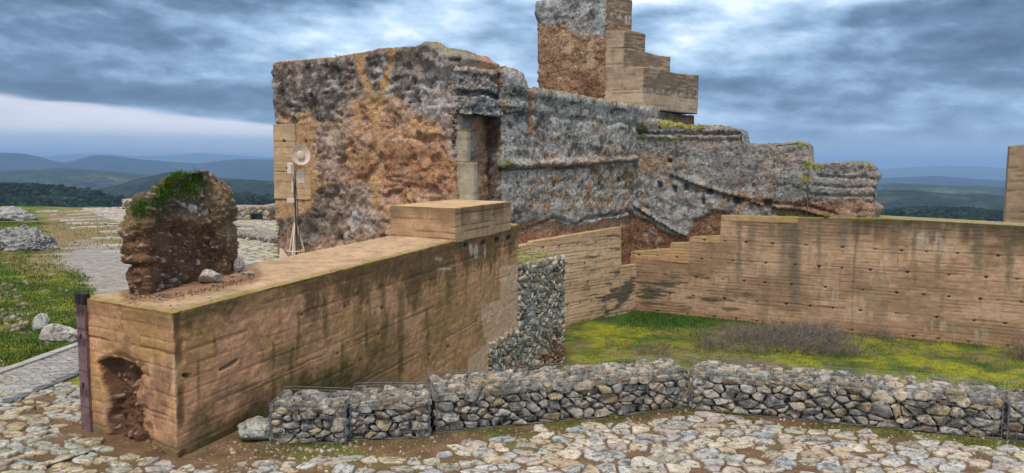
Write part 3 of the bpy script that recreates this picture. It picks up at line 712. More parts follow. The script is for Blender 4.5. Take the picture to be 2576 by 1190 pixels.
    blendc(C, YELM, .9 * np.maximum.reduce([ss(1, .5, np.hypot((px - hx) / rx, (py - hy) / ry) + .5 * j) for hx, hy, rx, ry in [(1690, 312, 60, 9), (1750, 318, 40, 9), (2045, 414, 34, 8), (1860, 352, 36, 5), (2010, 362, 30, 6), (1690, 350, 60, 5), (2030, 448, 22, 9)]]))
    up = ss(.5, .85, s.N2[:, 2]) * s.top; blendc(C, YELM * .8, .7 * up * ss(-.1, .2, b)); 
    blendc(C, MOSS * .7, .8 * ss(9, 4, py - (536 + 0.0 * px) + 30 * ss(2, 0, j) * 0 - 0) * 0 + .7 * poly_m(qx, qy, [(1960, 530), (2090, 540), (2090, 556), (1940, 552)], 5) * fr)
    blendc(C, np.array([.05, .085, .015]), .8 * ss(22, 9, np.hypot(px - 1612, (py - 330) * .7) + 6 * j))
    ob('ruined_wall', mk_mesh('stepped_ruin', s.V, s.Q, C * np.array([1.0, .99, .97]), True, MAT['ruin']), label='grey ruined wall with putlog holes stepping down to the right above the plank-marked wall', cat='ruin')
stepped_ruin()

# ------------------------------------------------------------------ new plank-marked walls of the courtyard
def court_wall_right():
    A, du, dw = D_C, dD, nD
    tp = [(1585, 632), (1646, 628), (1646.5, 627), (1688, 625), (1688.5, 610), (1735, 609), (1735.5, 596), (1813, 592), (1814, 541), (1900, 543), (2008, 546), (2010, 546), (2205, 548), (2400, 558), (2576, 568), (2760, 580)]
    top = prof(A, du, tp); L = 16.5
    us = np.unique(np.concatenate([np.concatenate([np.arange(-.3, 11.6, .034), np.arange(11.6, L, .08)]), [U(A, du, x) for x in (1646, 1646.5, 1688, 1688.5, 1735, 1735.5, 1813, 1814)]]))
    s = Slab(A, du, dw, us, 1.45, 14, 180, lambda u, w: top(u) + .0 * w, lambda u: -2.9 + 0 * u)
    px, py, P, u, z = s.px, s.py, s.P0, s.u, s.P0[:, 2]
    zr = [Z(A, du, 1961, y) for y in (611.8, 655.7, 708, 757.7, 811)]
    st = (zr[0] - zr[-1]) / 4; rows = [zr[0] + st * (1 - k) for k in range(7)]
    C, g, a, b, c = rammed_colour(P, u, z, rows, np.array([.43, .285, .19]), 2.6, seed=1, plank=st / 6)
    g = g * s.front
    h = put_holes(px, py, u, z, rows[1:], .82, C, 1, .045) * s.front; g = g + h
    j = fbm(P, 2.5, 4, .6, seed=112)
    # continuous joint
    jx = ss(5, 1.5, np.abs(px - np.interp(py, [545, 620, 700, 860], [2158, 2152, 2146, 2140]))) * s.front; g += .012 * jx; blendc(C, DARK * 2, .6 * jx)
    stk = streaks(P, u, z, s.zt, .8, .8, 1)
    w1 = fbm(np.column_stack([u * .5, 0 * u, z * 1.4]), 1, 5, .6, seed=113); w2 = fbm(np.column_stack([u * 2.5, 0 * u, z * .5]), 1, 5, .6, seed=114)
    blendc(C, np.array([.24, .165, .10]), .6 * s.front * ss(.0, .25, w1)); blendc(C, np.array([.54, .385, .26]), .55 * s.front * ss(.02, .26, -w1 + .4 * w2)); blendc(C, np.array([.20, .145, .09]), .5 * s.front * ss(.12, .4, w2))
    right = ss(2080, 2180, px)
    blendc(C, np.array([.075, .055, .035]), .8 * s.front * stk * right * ss(-.4, .1, j + .2))
    blendc(C, np.array([.11, .075, .045]), .75 * s.front * right * ss(.75, .1, s.zt - z + .35 * j + .5 * w2))
    blendc(C, np.array([.10, .07, .04]), .5 * s.front * ss(2380, 2480, px) * ss(.8, .3, s.zt - z + .35 * j))
    for sx, w_, y1 in [(1890, 16, 640), (1940, 12, 600), (2060, 10, 660), (2250, 16, 640), (2360, 12, 700), (2460, 18, 690), (2540, 14, 720), (2300, 8, 640), (2000, 20, 760), (1780, 14, 640), (1860, 10, 700), (2120, 22, 620), (1985, 40, 700)]:
        blendc(C, np.array([.13, .115, .08]), .65 * s.front * ss(w_, w_ * .3, np.abs(px - sx - 6 * j)) * ss(y1 + 60, y1 - 60, py) * ss(-.6, .2, c + .3))
    blendc(C, np.array([.06, .065, .05]), .85 * s.front * ss(0, .25, fbm(np.column_stack([u * .9, 0 * u, z * 5]), 1, 4, .6, seed=115) + .45 * np.exp(-(((px - 1670) / 90) ** 2 + ((py - 725) / 32) ** 2)) + .25 * np.exp(-(((px - 1830) / 130) ** 2 + ((py - 790) / 22) ** 2)) - .22) * ss(2000, 1800, px) * ss(640, 680, py))
    wet = poly_m(px + 6 * j, py + 6 * j, [(1735, 610), (1860, 615), (1840, 660), (1790, 690), (1735, 705), (1595, 700), (1595, 655), (1690, 660)], 6) * s.front
    blendc(C, np.array([.24, .155, .085]), .5 * wet)
    neu = np.maximum.reduce([poly_m(px, py, q_, 1.5) for q_ in ([(1812, 535), (2010, 540), (2006, 563), (1820, 556)], [(1735, 590), (1816, 590), (1815, 613), (1738, 610)], [(1594, 631), (1646, 628), (1690, 610), (1735, 608), (1735, 664), (1594, 650)])]) * s.front
    blendc(C, np.array([.49, .32, .165]), .8 * neu * ss(-.6, .2, b + .3)); g -= .015 * neu
    wh = fbm(np.column_stack([u * 7, 0 * u, z * .8]), 1, 3, .6, seed=117)
    for hx, hy, rx, ry in [(2090, 740, 30, 40), (2340, 820, 70, 22), (2330, 600, 60, 25), (2440, 840, 60, 26), (2380, 628, 60, 18), (2215, 655, 16, 40)]:
        blendc(C, np.array([.52, .47, .40]), .6 * s.front * ss(1, .4, np.hypot((px - hx) / rx, (py - hy) / ry)) * ss(0, .35, wh))
    blendc(C, np.array([.40, .24, .13]), .6 * s.front * ss(.4, 0, z + 2.1 + .15 * j))
    g += .008 * fbm(P, 6, 3, seed=118)
    s.displace(-g); s.N2 = vnormals(s.V, s.Q)
    blendc(C, np.array([.07, .065, .03]), .7 * s.front * ss(.20, .02, s.zt - z + .14 * j) * ss(1990, 2080, px))
    edge = ss(.08, .0, s.zt - z + .06 * j) * ss(1900, 2020, px) * s.front
    blendc(C, YELM * .9, .8 * edge * ss(2320, 2200, px)); 
    up = ss(.6, .9, s.N2[:, 2]) * s.top
    blendc(C, np.array([.30, .25, .15]), up); blendc(C, YELM, .75 * up * ss(-.15, .2, a + .5 * c))
    ob('rammed_earth_wall', mk_mesh('court_wall_right', s.V, s.Q, C * np.array([1.06, 1.03, 1.04]), True, MAT['rammed']), label='long plank-marked rammed earth wall with rows of tie holes along the right of the courtyard', cat='wall')

def court_wall_left():
    A, du, dw = A_R, dC, nC
    A = A - dw * .09
    tp = [(1270, 628), (1340, 611), (1343, 607), (1410, 596), (1480, 584), (1562, 571), (1563.5, 670), (1592, 666), (1640, 660)]
    top = prof(A, du, tp); u0 = U(A, du, 1285)
    us = np.unique(np.concatenate([np.arange(u0, LC + .2, .03), [U(A, du, x) for x in (1562, 1563.5)]]))
    s = Slab(A, du, dw, us, 1.2, 10, 170, lambda u, w: top(u) + 0 * w, lambda u: -2.9 + 0 * u)
    px, py, P, u, z = s.px, s.py, s.P0, s.u, s.P0[:, 2]
    zr = [Z(D_C, dD, 1961, y) for y in (611.8, 811)]; st = (zr[0] - zr[1]) / 4; rows = [zr[0] + st * (1 - k) - .06 for k in range(7)]
    C, g, a, b, c = rammed_colour(P, u, z, rows, np.array([.56, .40, .26]), 2.1, seed=2, plank=st / 6)
    g = g * s.front + put_holes(px, py, u, z, rows[1:], .72, C, 2, .04) * s.front
    j = fbm(P, 2.5, 4, .6, seed=122)
    blendc(C, np.array([.055, .055, .045]), .85 * s.front * ss(.05, .3, fbm(np.column_stack([u * .9, 0 * u, z * 5]), 1, 4, .6, seed=125) + .55 * np.exp(-(((px - 1560) / 60) ** 2 + ((py - 735 + .45 * (px - 1560) * 1) / 22) ** 2)) - .1) * ss(1440, 1500, px))
    blendc(C, np.array([.50, .345, .19]), .8 * s.front * ss(.22, .12, s.zt - z))
    g += .008 * fbm(P, 6, 3, seed=128)
    s.displace(-g)
    ob('rammed_earth_wall', mk_mesh('court_wall_left', s.V, s.Q, C * np.array([1.06, 1.03, 1.02]), True, MAT['rammed']), label='pale plank-marked rammed earth wall under the lichen wall left of the courtyard corner', cat='wall')
court_wall_right(); court_wall_left()

# ------------------------------------------------------------------ stepped tower behind
def stepped_tower():
    root = bpy.data.objects.new('stepped_tower', None); COL.objects.link(root)
    tag(root, 'tall tower stump with stepped plank-marked buttress rising behind the walls', 'tower')
    T0 = np.array([5.21, 30.0]); fl = np.array([-.887, .462]); fl /= np.linalg.norm(fl); fr_ = np.array([.719, .696]); fr_ /= np.linalg.norm(fr_)
    z1, z2, z3, z4, zb = 6.70, 7.50, 8.22, 9.72, 5.06
    tiers = [(0.0, 4.02, 3.0, zb, z1), (.845, 3.25, 2.2, z1 + .004, z2), (.845, 1.42, 2.2, z2 + .004, z3), (1.64, 1.70, 1.3, z3 + .004, z4)]
    for k, (so_, len_r, len_l, za, zt_) in enumerate(tiers):
        A = T0 + fl * so_                                  # front = right face; du to the right-back, dw along the left face
        s = Slab(A, fr_, fl, np.arange(0, len_r + .01, .05), len_l, int(len_l / .05), int((zt_ - za) / .045), lambda u, w: zt_ + .03 * np.sin(u * 2 + w) , lambda u: za + 0 * u)
        px, py, P, z = s.px, s.py, s.P0, s.P0[:, 2]
        uu = np.where(s.front | s.top, s.u, s.w + 20)
        C, g, a, b, c = rammed_colour(P, uu, z, [z1 - .78, z2, z3, z3 + .75], np.array([.46, .34, .24]), 2.4, seed=5 + k, plank=.15)
        rightf = s.front & ~s.top
        blendc(C, np.array([.13, .095, .06]), .75 * rightf * ss(-.25, .2, b + .3 * a + .15) * ss(-.1, .15, z - za - .62 if k == 0 else z - za + 1))
        blendc(C, np.array([.16, .12, .08]), .5 * streaks(P, uu, z, s.zt, .8, .7, k) * (~rightf))
        if k == 0:
            blendc(C, np.array([.56, .47, .36]), .6 * rightf * ss(.1, .03, np.abs(z - (z1 - .86) + .05 * a)) * ss(-.2, .2, c))
            g = g + put_holes(px, py, uu, z, [z1 - .80], .8, C, 4, .05)
        if k == 3: blendc(C, np.array([.68, .66, .64]), .85 * rightf * ss(.0, .35, perlin(np.column_stack([uu * 9, 0 * uu, z * .15]), 5) + .12) * ss(.35, .0, (z3 + .80) - z - .25 * perlin(np.column_stack([uu * 7, 0 * uu, 0 * z]), 6)) * (z < z3 + .80))
        s.displace(-(g + .02 * fbm(P, 2.5, 4, seed=131))); s.N2 = vnormals(s.V, s.Q)
        blendc(C, YELM * .7, .7 * ss(.10, 0, s.zt - z) * ss(-.1, .3, a + .4 * c))
        ob('buttress_tier', mk_mesh('buttress_tier', s.V, s.Q, C, True, MAT['rammed']), root)
    # brown footing under the lowest tier
    s = Slab(T0 + fr_ * .06 + fl * .04, fr_, fl, np.arange(0, 3.92, .06), 3.4, 50, 60, lambda u, w: zb - .02 + 0 * u, lambda u: -2.0 + 0 * u)
    s.displace(ruin_disp(s.P0, .5, 1, seed=11) - .06)
    C = np.tile(BROWN * .95, (len(s.V), 1)) * (1 + .4 * fbm(s.P0, 2.5, 4, .6, seed=133)[:, None]); blendc(C, GREY * .8, .6 * ss(0, .3, fbm(s.P0, 2, 4, seed=134)))
    ob('footing', mk_mesh('tower_footing', s.V, s.Q, C, True, MAT['ruin']), root)
    # old core to the left
    A = T0 + fl * 4.62
    topz = prof(A, -fl, [(1340, 12), (1368, 10), (1382, 4), (1400, -2), (1450, -6), (1500, -4), (1525, 0), (1560, 0)])
    s = Slab(A - fr_ * .03, -fl, fr_, np.arange(0, 2.95, .045), 1.5, 26, 190, lambda u, w: topz(u) + 0 * u, lambda u: -1.0 + 0 * u)
    px, py, P = s.px, s.py, s.P0
    j = fbm(P, 1.3, 4, .6, seed=135); j2 = fbm(P, 1.3, 4, .6, seed=136); qx, qy = px + 14 * j, py + 14 * j2
    d = ruin_disp(P, .8, .8, seed=12) + .05
    d -= .14 * ss(0, 40, qx - 1498) * ss(30, 120, py) * s.front * 0
    d += .12 * ss(.35, 0, s.u) * ss(60, 20, py)
    s.displace(d)
    C = np.tile(np.array([.33, .205, .125]), (len(P), 1)) * (1 + .25 * j[:, None]); c = fbm(P, 4, 4, .6, seed=137); b = fbm(P, 2, 4, .6, seed=138)
    blendc(C, np.array([.27, .155, .09]), ss(-.1, .3, j2))
    g = poly_m(qx, qy, [(1340, -40), (1560, -40), (1520, 90), (1470, 95), (1420, 60), (1395, 60), (1340, 65)], 10)
    G_ = np.tile(GREY, (len(P), 1)); blendc(G_, LGREY, ss(0, .3, b)); blendc(G_, DARK, .6 * ss(.1, .4, -b)); blendc(G_, ORANGE, .5 * ss(.3, .5, c))
    C = C + (G_ - C) * (g * s.front)[:, None]
    blendc(C, np.array([.52, .38, .25]), .85 * poly_m(qx, qy, [(1400, 62), (1500, 80), (1505, 190), (1460, 200), (1420, 130)], 12) * ss(-.2, .15, b + .2 * c) * s.front)
    blendc(C, BROWN * .85, .75 * poly_m(qx, qy, [(1460, 190), (1510, 190), (1510, 260), (1450, 260)], 8) * s.front)
    ob('old_core', mk_mesh('tower_core', s.V, s.Q, C, True, MAT['ruin']), root)
stepped_tower()

def right_tower():
    A = aty(2541, 368, 23.6)[:2]; zt_ = aty(2541, 366, 23.6)[2]
    dw = np.array([.462, .887])
    s = Slab(A, dD, dw, np.arange(0, 2.6, .05), .55, 14, 120, lambda u, w: zt_ + .03 * np.sin(u * 3) + 0 * w, lambda u: -3 + 0 * u)
    uu = np.where(s.front, s.u, s.w + 9)
    C, g, a, b, c = rammed_colour(s.P0, uu, s.P0[:, 2], [zt_ - .7, zt_ - 1.4, zt_ - 2.1, zt_ - 2.8], np.array([.36, .26, .17]), 3, seed=9, plank=.17)
    blendc(C, np.array([.50, .37, .25]), .6 * s.end0)
    s.displace(-g - .015 * fbm(s.P0, 3, 3, seed=139))
    t = ob('watch_tower', mk_mesh('watch_tower', s.V, s.Q, C, True, MAT['rammed']), label='square earth tower cut off by the right edge of the picture', cat='tower')
    # rounded lump of old core at its foot
    A2 = A + dD * .85 - dw * .38
    zc = aty(2590, 500, 23.4)[2]
    s = Slab(A2 - np.array([0, 0]), dD, dw, np.arange(0, 1.7, .06), .7, 10, 70, lambda u, w: zc - .55 + .75 * np.sqrt(np.clip(np.clip(u, 0, 1.2) / 1.2, 0.01, 1)) + 0 * w, lambda u: -2.6 + 0 * u)
    s.displace(ruin_disp(s.P0, .6, 1, seed=14))
    C = np.tile(RED * .9, (len(s.V), 1)) * (1 + .4 * fbm(s.P0, 3, 4, .6, seed=140)[:, None])
    ob('old_core', mk_mesh('watch_tower_core', s.V, s.Q, C, True, MAT['earth']), t)
right_tower()

# ------------------------------------------------------------------ foreground wall with its raised block
ZF = interp([-1, 0, 6.0, 10], [1.37, 1.37, 1.46, 1.52])
def foreground_wall():
    us = np.unique(np.concatenate([np.arange(0, 5, .016), np.arange(5, LF, .024), [LF]]))
    s = Slab(F_0, dF, wF, us, WF, 84, 150, lambda u, w: ZF(u) + 0 * w, lambda u: np.interp(u, [0, 2, 5, LF], [-.12, -.5, -1.7, -2.5]))
    px, py, P, u, z = s.px, s.py, s.P0, s.u, s.P0[:, 2]
    j = fbm(P, 2.2, 4, .6, seed=151); j2 = fbm(P, 2.2, 4, .6, seed=152); j3 = fbm(P, 9, 4, .6, seed=153)
    uu = np.where(s.end0, -s.w - 3, u)
    st = .60; zl = z - (ZF(u) - 1.41)
    C, g, a, b, c = rammed_colour(P, uu, zl, [1.02, .42, -.18, -.78, -1.38, -1.98], np.array([.56, .315, .160]), 2.7, seed=4, plank=.125, ls=.62)
    side = (s.front | s.end0) & ~s.top
    g = g * side * 1.2
    # pinkish earth low on the near face and around the corner
    blendc(C, np.array([.47, .27, .165]), .65 * side * ss(-.15, .25, a + .4 * j))
    blendc(C, np.array([.33, .20, .085]), .5 * side * ss(.05, .35, -a + .5 * j2))
    blendc(C, np.array([.46, .30, .20]), .5 * s.end0 * ss(-.2, .2, j2))
    # broad weathering: olive, pink and brown clouds
    w1 = fbm(np.column_stack([uu * .8, 0 * u, z * 1.6]), 1, 5, .6, seed=164); w2 = fbm(np.column_stack([uu * 2.2, 0 * u, z * 1.5 + 9]), 1, 5, .62, seed=165); w3 = fbm(P, 14, 4, .65, seed=166)
    blendc(C, np.array([.36, .225, .095]), .65 * side * ss(-.02, .22, w1 + .35 * w3))
    blendc(C, np.array([.56, .31, .18]), .70 * side * ss(.04, .26, -w1 + .5 * w2 + .2 * w3))
    blendc(C, np.array([.21, .125, .055]), .40 * side * ss(.10, .32, w2 + .3 * w3))
    # the water-stained band under the top and its runs
    n = perlin(np.column_stack([uu * 1.6, 0 * u, z * .3]), 154) + .5 * perlin(np.column_stack([uu * 6, 0 * u, z * .5]), 155)
    dep = s.zt - z
    blendc(C, np.array([.125, .075, .032]), .80 * side * ss(-.12, .22, .34 * ss(1.5, 4.5, u) + .20 - dep + .40 * n + .35 * w2 + .2 * w3 - .25 * s.end0))
    blendc(C, np.array([.13, .085, .035]), .55 * side * ss(.30, .0, dep + .12 * n))
    stk = streaks(P, uu, z, s.zt, .7, 1.3, 2) * s.front * ss(1.5, 3.0, u)
    blendc(C, np.array([.12, .080, .036]), .50 * stk)
    blendc(C, np.array([.10, .085, .035]), .6 * s.front * ss(-.1, .35, fbm(np.column_stack([u * .6, 0 * u, z * 2.4]), 1, 4, .6, seed=156)) * ss(3.0, 1.0, u) )
    for sx, y0, y1, w_ in [(500, 900, 1010, 6), (540, 840, 900, 7), (688, 950, 1040, 9), (690, 860, 930, 5), (735, 870, 990, 9), (752, 780, 900, 8), (820, 740, 860, 12), (862, 860, 960, 8), (925, 810, 905, 9), (965, 700, 900, 13), (1010, 720, 960, 12), (1075, 770, 890, 8), (1130, 640, 760, 14)]:
        blendc(C, np.array([.085, .068, .025]), .6 * s.front * ss(w_, w_ * .2, np.abs(px - sx - 5 * j)) * ss(y0 - 12, y0 + 12, py) * ss(y1 + 30, y1 - 40, py))
    # damp foot
    gr = gz(P[:, 0], P[:, 1])
    blendc(C, np.array([.055, .058, .018]), .85 * side * ss(.42, .05, z - np.maximum(gr, -.05 - .0 * u) + .25 * j) * ss(0, .5, u + s.w * 0 + .1) * ss(5.5, 2.5, u) * (s.front))
    blendc(C, np.array([.075, .075, .022]), .7 * s.end0 * ss(.22, .02, z + .12 * j))
    blendc(C, np.array([.13, .085, .055]), .6 * s.end0 * ss(.0, .35, fbm(np.column_stack([s.w * 2.2, 0 * u, z * 1.1]), 1, 4, .6, seed=157)) )
    # paler repaired piece at the far end
    pale = np.maximum.reduce([poly_m(px, py, q_, 2) for q_ in ([(1258, 672), (1320, 660), (1320, 870), (1228, 890), (1210, 800), (1212, 768), (1258, 752)], [(1180, 890), (1235, 860), (1235, 1000), (1172, 1000)])]) * s.front
    blendc(C, np.array([.60, .415, .28]), .92 * pale)
    for hx, hy, rx, ry in [(1197, 632, 8, 24), (1220, 634, 4, 22), (1185, 628, 6, 16), (1105, 652, 14, 5), (1118, 676, 24, 5)]:
        blendc(C, np.array([.58, .52, .45]), .7 * s.front * ss(1, .5, np.hypot((px - hx) / rx, (py - hy) / ry) + .5 * j3))
    for hx, hy in [(1172, 617), (1216, 611), (1250, 604), (1280, 598)]:
        h = ss(6.5, 4, np.hypot(px - hx, py - hy)) * s.front; g = g + .10 * h; blendc(C, DARK * .6, .9 * h)
    for hx, hy, r_ in [(1080, 893, 4), (1127, 872, 4), (953, 840, 3.5), (850, 890, 3.5), (960, 775, 4), (868, 772, 4), (760, 792, 4), (770, 985, 3), (905, 905, 3)]:
        h = ss(r_, r_ * .5, np.hypot(px - hx, py - hy)) * s.front; g = g + .07 * h; blendc(C, DARK * .6, .9 * h)
    h = ss(1, .6, np.hypot((px - 470) / 11, (py - 945) / 8) + .5 * j3) * s.front; g = g + .06 * h; blendc(C, np.array([.06, .065, .07]), h)
    h = ss(5, 2, polyline_d(px, py, [(555, 930), (585, 915), (597, 905)])) * s.front; g = g + .03 * h; blendc(C, DARK, .8 * h)
    # crumbling arris: seam down the near corner, softened top edges
    se = s.front * ss(.055, .02, np.abs(u - .075 + .03 * j3)) * ss(-.4, .1, perlin(np.column_stack([0 * u, 0 * u, z * 3.2]), 158)); g = g + .03 * se; blendc(C, np.array([.14, .085, .045]), .8 * se)
    blendc(C, np.array([.52, .38, .27]), .6 * side * ss(.05, .0, np.where(s.front, u, s.w)) * ss(.0, .25, dep - .25) * ss(0.2, .5, z))
    d = -g + .010 * j3 + .012 * j
    gsave = g
    # niche eroded in the end face
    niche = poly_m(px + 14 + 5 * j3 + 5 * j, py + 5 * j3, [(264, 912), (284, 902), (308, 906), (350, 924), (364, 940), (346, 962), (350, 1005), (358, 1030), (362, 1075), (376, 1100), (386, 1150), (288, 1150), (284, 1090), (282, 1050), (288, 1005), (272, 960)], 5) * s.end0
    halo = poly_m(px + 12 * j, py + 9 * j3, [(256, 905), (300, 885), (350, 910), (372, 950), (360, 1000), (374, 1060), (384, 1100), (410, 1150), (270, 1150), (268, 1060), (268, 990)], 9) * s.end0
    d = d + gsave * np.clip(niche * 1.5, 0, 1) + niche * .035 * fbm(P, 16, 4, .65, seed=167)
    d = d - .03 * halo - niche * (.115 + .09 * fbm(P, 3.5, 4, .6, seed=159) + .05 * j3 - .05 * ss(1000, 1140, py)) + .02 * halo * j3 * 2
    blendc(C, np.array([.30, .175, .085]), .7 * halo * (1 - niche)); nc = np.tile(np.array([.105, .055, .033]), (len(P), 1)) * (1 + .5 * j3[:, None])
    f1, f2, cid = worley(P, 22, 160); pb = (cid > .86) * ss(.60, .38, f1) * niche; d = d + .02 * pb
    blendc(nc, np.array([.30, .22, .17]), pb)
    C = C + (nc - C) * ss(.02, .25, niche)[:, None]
    # top: smooth render, worn round the edge, moss along the right-hand lip
    tp = s.top * 1.0
    tC = np.tile(np.array([.47, .335, .215]), (len(P), 1)) * (1 + .14 * a + .10 * c)[:, None]
    blendc(tC, np.array([.30, .19, .11]), .55 * ss(.05, .35, j + .2 * c)); blendc(tC, np.array([.30, .27, .12]), .5 * ss(.0, .3, j2) * ss(2.2, .2, u))
    ed = np.minimum(s.w, np.where(u < 1.5, u * 1.2, 9))
    blendc(tC, np.array([.30, .22, .08]), .75 * ss(.18, .02, ed + .12 * j)); blendc(tC, YELM * .7, .7 * ss(.10, .0, ed + .08 * j2) * ss(-.05, .25, j3 + .5 * j))
    blendc(tC, np.array([.22, .125, .075]), .8 * ss(26, 8, polyline_d(px, py + 4 * j, [(320, 742), (430, 736), (560, 712), (640, 692)]) + 6 * j3) )
    C = C + (tC - C) * tp[:, None]
    blendc(C, np.array([.27, .22, .055]), .75 * side * ss(.05, .0, dep + .05 * j3) * ss(-.05, .25, j2 + .6 * w2))
    rnd = ss(.06, 0, ed) * tp
    d = d - .015 * rnd * (1 + j3) + tp * .012 * fbm(P, 5, 4, seed=161)
    s.displace(d)
    me = mk_mesh('foreground_wall', s.V, s.Q, C * np.array([1.10, 1.07, 1.06]), True, MAT['rammed'])
    wl = ob('rammed_earth_wall', me, label='thick brown rammed earth wall in the foreground with an eroded niche in its near end', cat='wall')
    # raised block further along
    A = F_0 + dF * U(F_0, dF, 1144, 560) - wF * .012
    L = U(F_0, dF, 1284, 540) - U(F_0, dF, 1144, 560)
    zt_ = Z(F_0, dF, 1143, 524); zb_ = Z(F_0, dF, 1145, 612)
    s = Slab(A, dF, wF, np.linspace(0, L, 120), WF + .02, 60, 40, lambda u, w: zt_ + 0 * u, lambda u: zb_ + 0 * u)
    px, py, P, u, z = s.px, s.py, s.P0, s.u, s.P0[:, 2]
    uu = np.where(s.end0, -s.w - 3, u)
    C, g, a, b, c = rammed_colour(P, uu, z, [zb_], np.array([.42, .285, .175]), 1.6, seed=6, plank=.105)
    side = ~s.top; g = g * side; j = fbm(P, 3, 4, .6, seed=162)
    dep = s.zt - z; n = perlin(np.column_stack([uu * 2.6, 0 * u, z * .3]), 163)
    blendc(C, np.array([.15, .095, .05]), .7 * side * ss(.34, .0, dep + .18 * n)); blendc(C, np.array([.13, .085, .04]), .7 * s.front * streaks(P, uu, z, s.zt, 1.0, .6, 3))
    tC = np.tile(np.array([.54, .375, .225]), (len(P), 1)) * (1 + .12 * a + .10 * c)[:, None]
    ed = np.minimum(np.minimum(s.w, u), np.minimum(L - u, WF - s.w)); blendc(tC, YELM * .8, .8 * ss(.07, .0, ed + .05 * j) * ss(-.2, .1, c)); blendc(tC, np.array([.32, .21, .11]), .5 * ss(.05, .3, j))
    C = C + (tC - C) * (s.top * 1.0)[:, None]
    blendc(C, YELM * .7, .8 * side * ss(.022, .0, dep) * ss(-.2, .1, j))
    s.displace(-g + .008 * j)
    ob('raised_block', mk_mesh('raised_block', s.V, s.Q, C * np.array([1.09, 1.05, 1.02]), True, MAT['rammed']), wl)
foreground_wall()

# ------------------------------------------------------------------ helpers for stones laid as irregular polygons
def clip_half(poly, p, n):
    """keep the side of polygon where (q-p).n <= 0"""
    out = []; d = (poly - p) @ n
    for i in range(len(poly)):
        a, b = poly[i - 1], poly[i]; da, db = d[i - 1], d[i]
        if (da <= 0) != (db <= 0): out.append(a + (b - a) * (da / (da - db)))
        if db <= 0: out.append(b)
    return np.array(out) if len(out) else np.zeros((0, 2))
def voronoi(pts, aniso=(1.0, 1.0), reach=None, bounds=None, radii=None):
    """irregular cells round pts; aniso stretches the metric"""
    S = np.array(aniso); Q = pts * S; n = len(Q); cells = []
    cellsz = reach or 1.0
    grid = {}
    for i, q in enumerate(Q): grid.setdefault((int(q[0] // cellsz), int(q[1] // cellsz)), []).append(i)
    for i in range(n):
        gx, gy = int(Q[i, 0] // cellsz), int(Q[i, 1] // cellsz)
        nb_ = [k for a in (-1, 0, 1) for b in (-1, 0, 1) for k in grid.get((gx + a, gy + b), ()) if k != i]
        nb_.sort(key=lambda k: ((Q[k] - Q[i]) ** 2).sum())
        h = cellsz * .9
        p = Q[i] + np.array([[-h, -h], [h, -h], [h, h], [-h, h]])
        for k in nb_[:18]:
            dv = Q[k] - Q[i]; L = np.hypot(*dv)
            if L < 1e-6: continue
            t = .5 if radii is None else np.clip(.5 + (radii[i] ** 2 - radii[k] ** 2) / (2 * L * L), .15, .85)
            p = clip_half(p, Q[i] + dv * t, dv / L)
            if len(p) < 3: break
        if len(p) < 3: cells.append(None); continue
        p = p / S
        if bounds is not None:
            for (bp, bn) in bounds:
                p = clip_half(p, np.array(bp), np.array(bn))
                if len(p) < 3: break
        cells.append(p if len(p) >= 3 else None)
    return cells
def area(p): x, y = p[:, 0], p[:, 1]; return .5 * abs(np.dot(x, np.roll(y, 1)) - np.dot(y, np.roll(x, 1)))
def stone_shape(p, rng, gap, bulge, sink, m=14, rough=.10, tilt=.25, flat=False):
    """a lumpy stone over a cell: returns (verts: a, b, height), faces"""
    c = p.mean(0); r = math.sqrt(area(p)); k = max(.3, 1 - gap / r)
    q = c + (p - c) * k
    bl = .03 if flat else .10
    q = (1 - 2 * bl) * q + bl * (np.roll(q, 1, 0) + np.roll(q, -1, 0))           # blunt the corners a little
    nx = np.roll(q, -1, 0); seg = np.hypot(*(nx - q).T); tot = seg.sum(); cs = np.concatenate([[0], np.cumsum(seg)])
    ts = (np.arange(m) + .5 * rng.random(m)) / m * tot
    i = np.clip(np.searchsorted(cs, ts, side='right') - 1, 0, len(q) - 1)
    ring = q[i] + (nx[i] - q[i]) * ((ts - cs[i]) / np.maximum(seg[i], 1e-9))[:, None]
    ring = c + (ring - c) * (1 + rough * rng.normal(size=m) * .8)[:, None]
    tl = rng.normal(size=2) * tilt
    rings = [(1.0 * .92, -sink), (1.02, -sink * .15), (.93, bulge * .52), (.72, bulge * .88), (.38, bulge * 1.0)]
    if flat: rings = [(.98, -sink), (1.02, bulge * .15), (.985, bulge * .62), (.86, bulge * .93), (.45, bulge * 1.0)]
    V = []
    for f_, h in rings:
        rr = c + (ring - c) * f_
        hh = h + (rr - c) @ tl * (h > 0) + (rng.normal(size=m) * rough * bulge * .9) * (h > 0)
        V.append(np.column_stack([rr, hh]))
    V = np.concatenate(V + [np.array([[c[0], c[1], bulge * (1.0 + .1 * rng.normal())]])])
    Fq = []
    n_r = len(rings)
    a = np.arange(m); b = (a + 1) % m
    for k_ in range(n_r - 1): Fq.append(np.stack([k_ * m + a, k_ * m + b, (k_ + 1) * m + b, (k_ + 1) * m + a], 1))
    Ft = np.stack([(n_r - 1) * m + a, (n_r - 1) * m + b, np.full(m, n_r * m)], 1)
    return V, np.concatenate(Fq), Ft
def jitter_points(x0, x1, y0, y1, sx, sy, rng, jit=.38, keep=1.0):
    P = []; r = 0; y = y0
    while y < y1:
        x = x0 + (r % 2) * sx * .5
        while x < x1:
            if rng.random() < keep: P.append((x + rng.uniform(-jit, jit) * sx, y + rng.uniform(-jit, jit) * sy))
            x += sx
        y += sy; r += 1
    return np.array(P)
STONES = [np.array(c) for c in ([.40, .39, .365], [.33, .335, .335], [.44, .40, .34], [.29, .30, .305], [.36, .30, .22], [.41, .36, .30], [.27, .255, .22], [.38, .39, .40])]
STONES = [c * np.array([1.07, 1.0, .90]) for c in STONES]
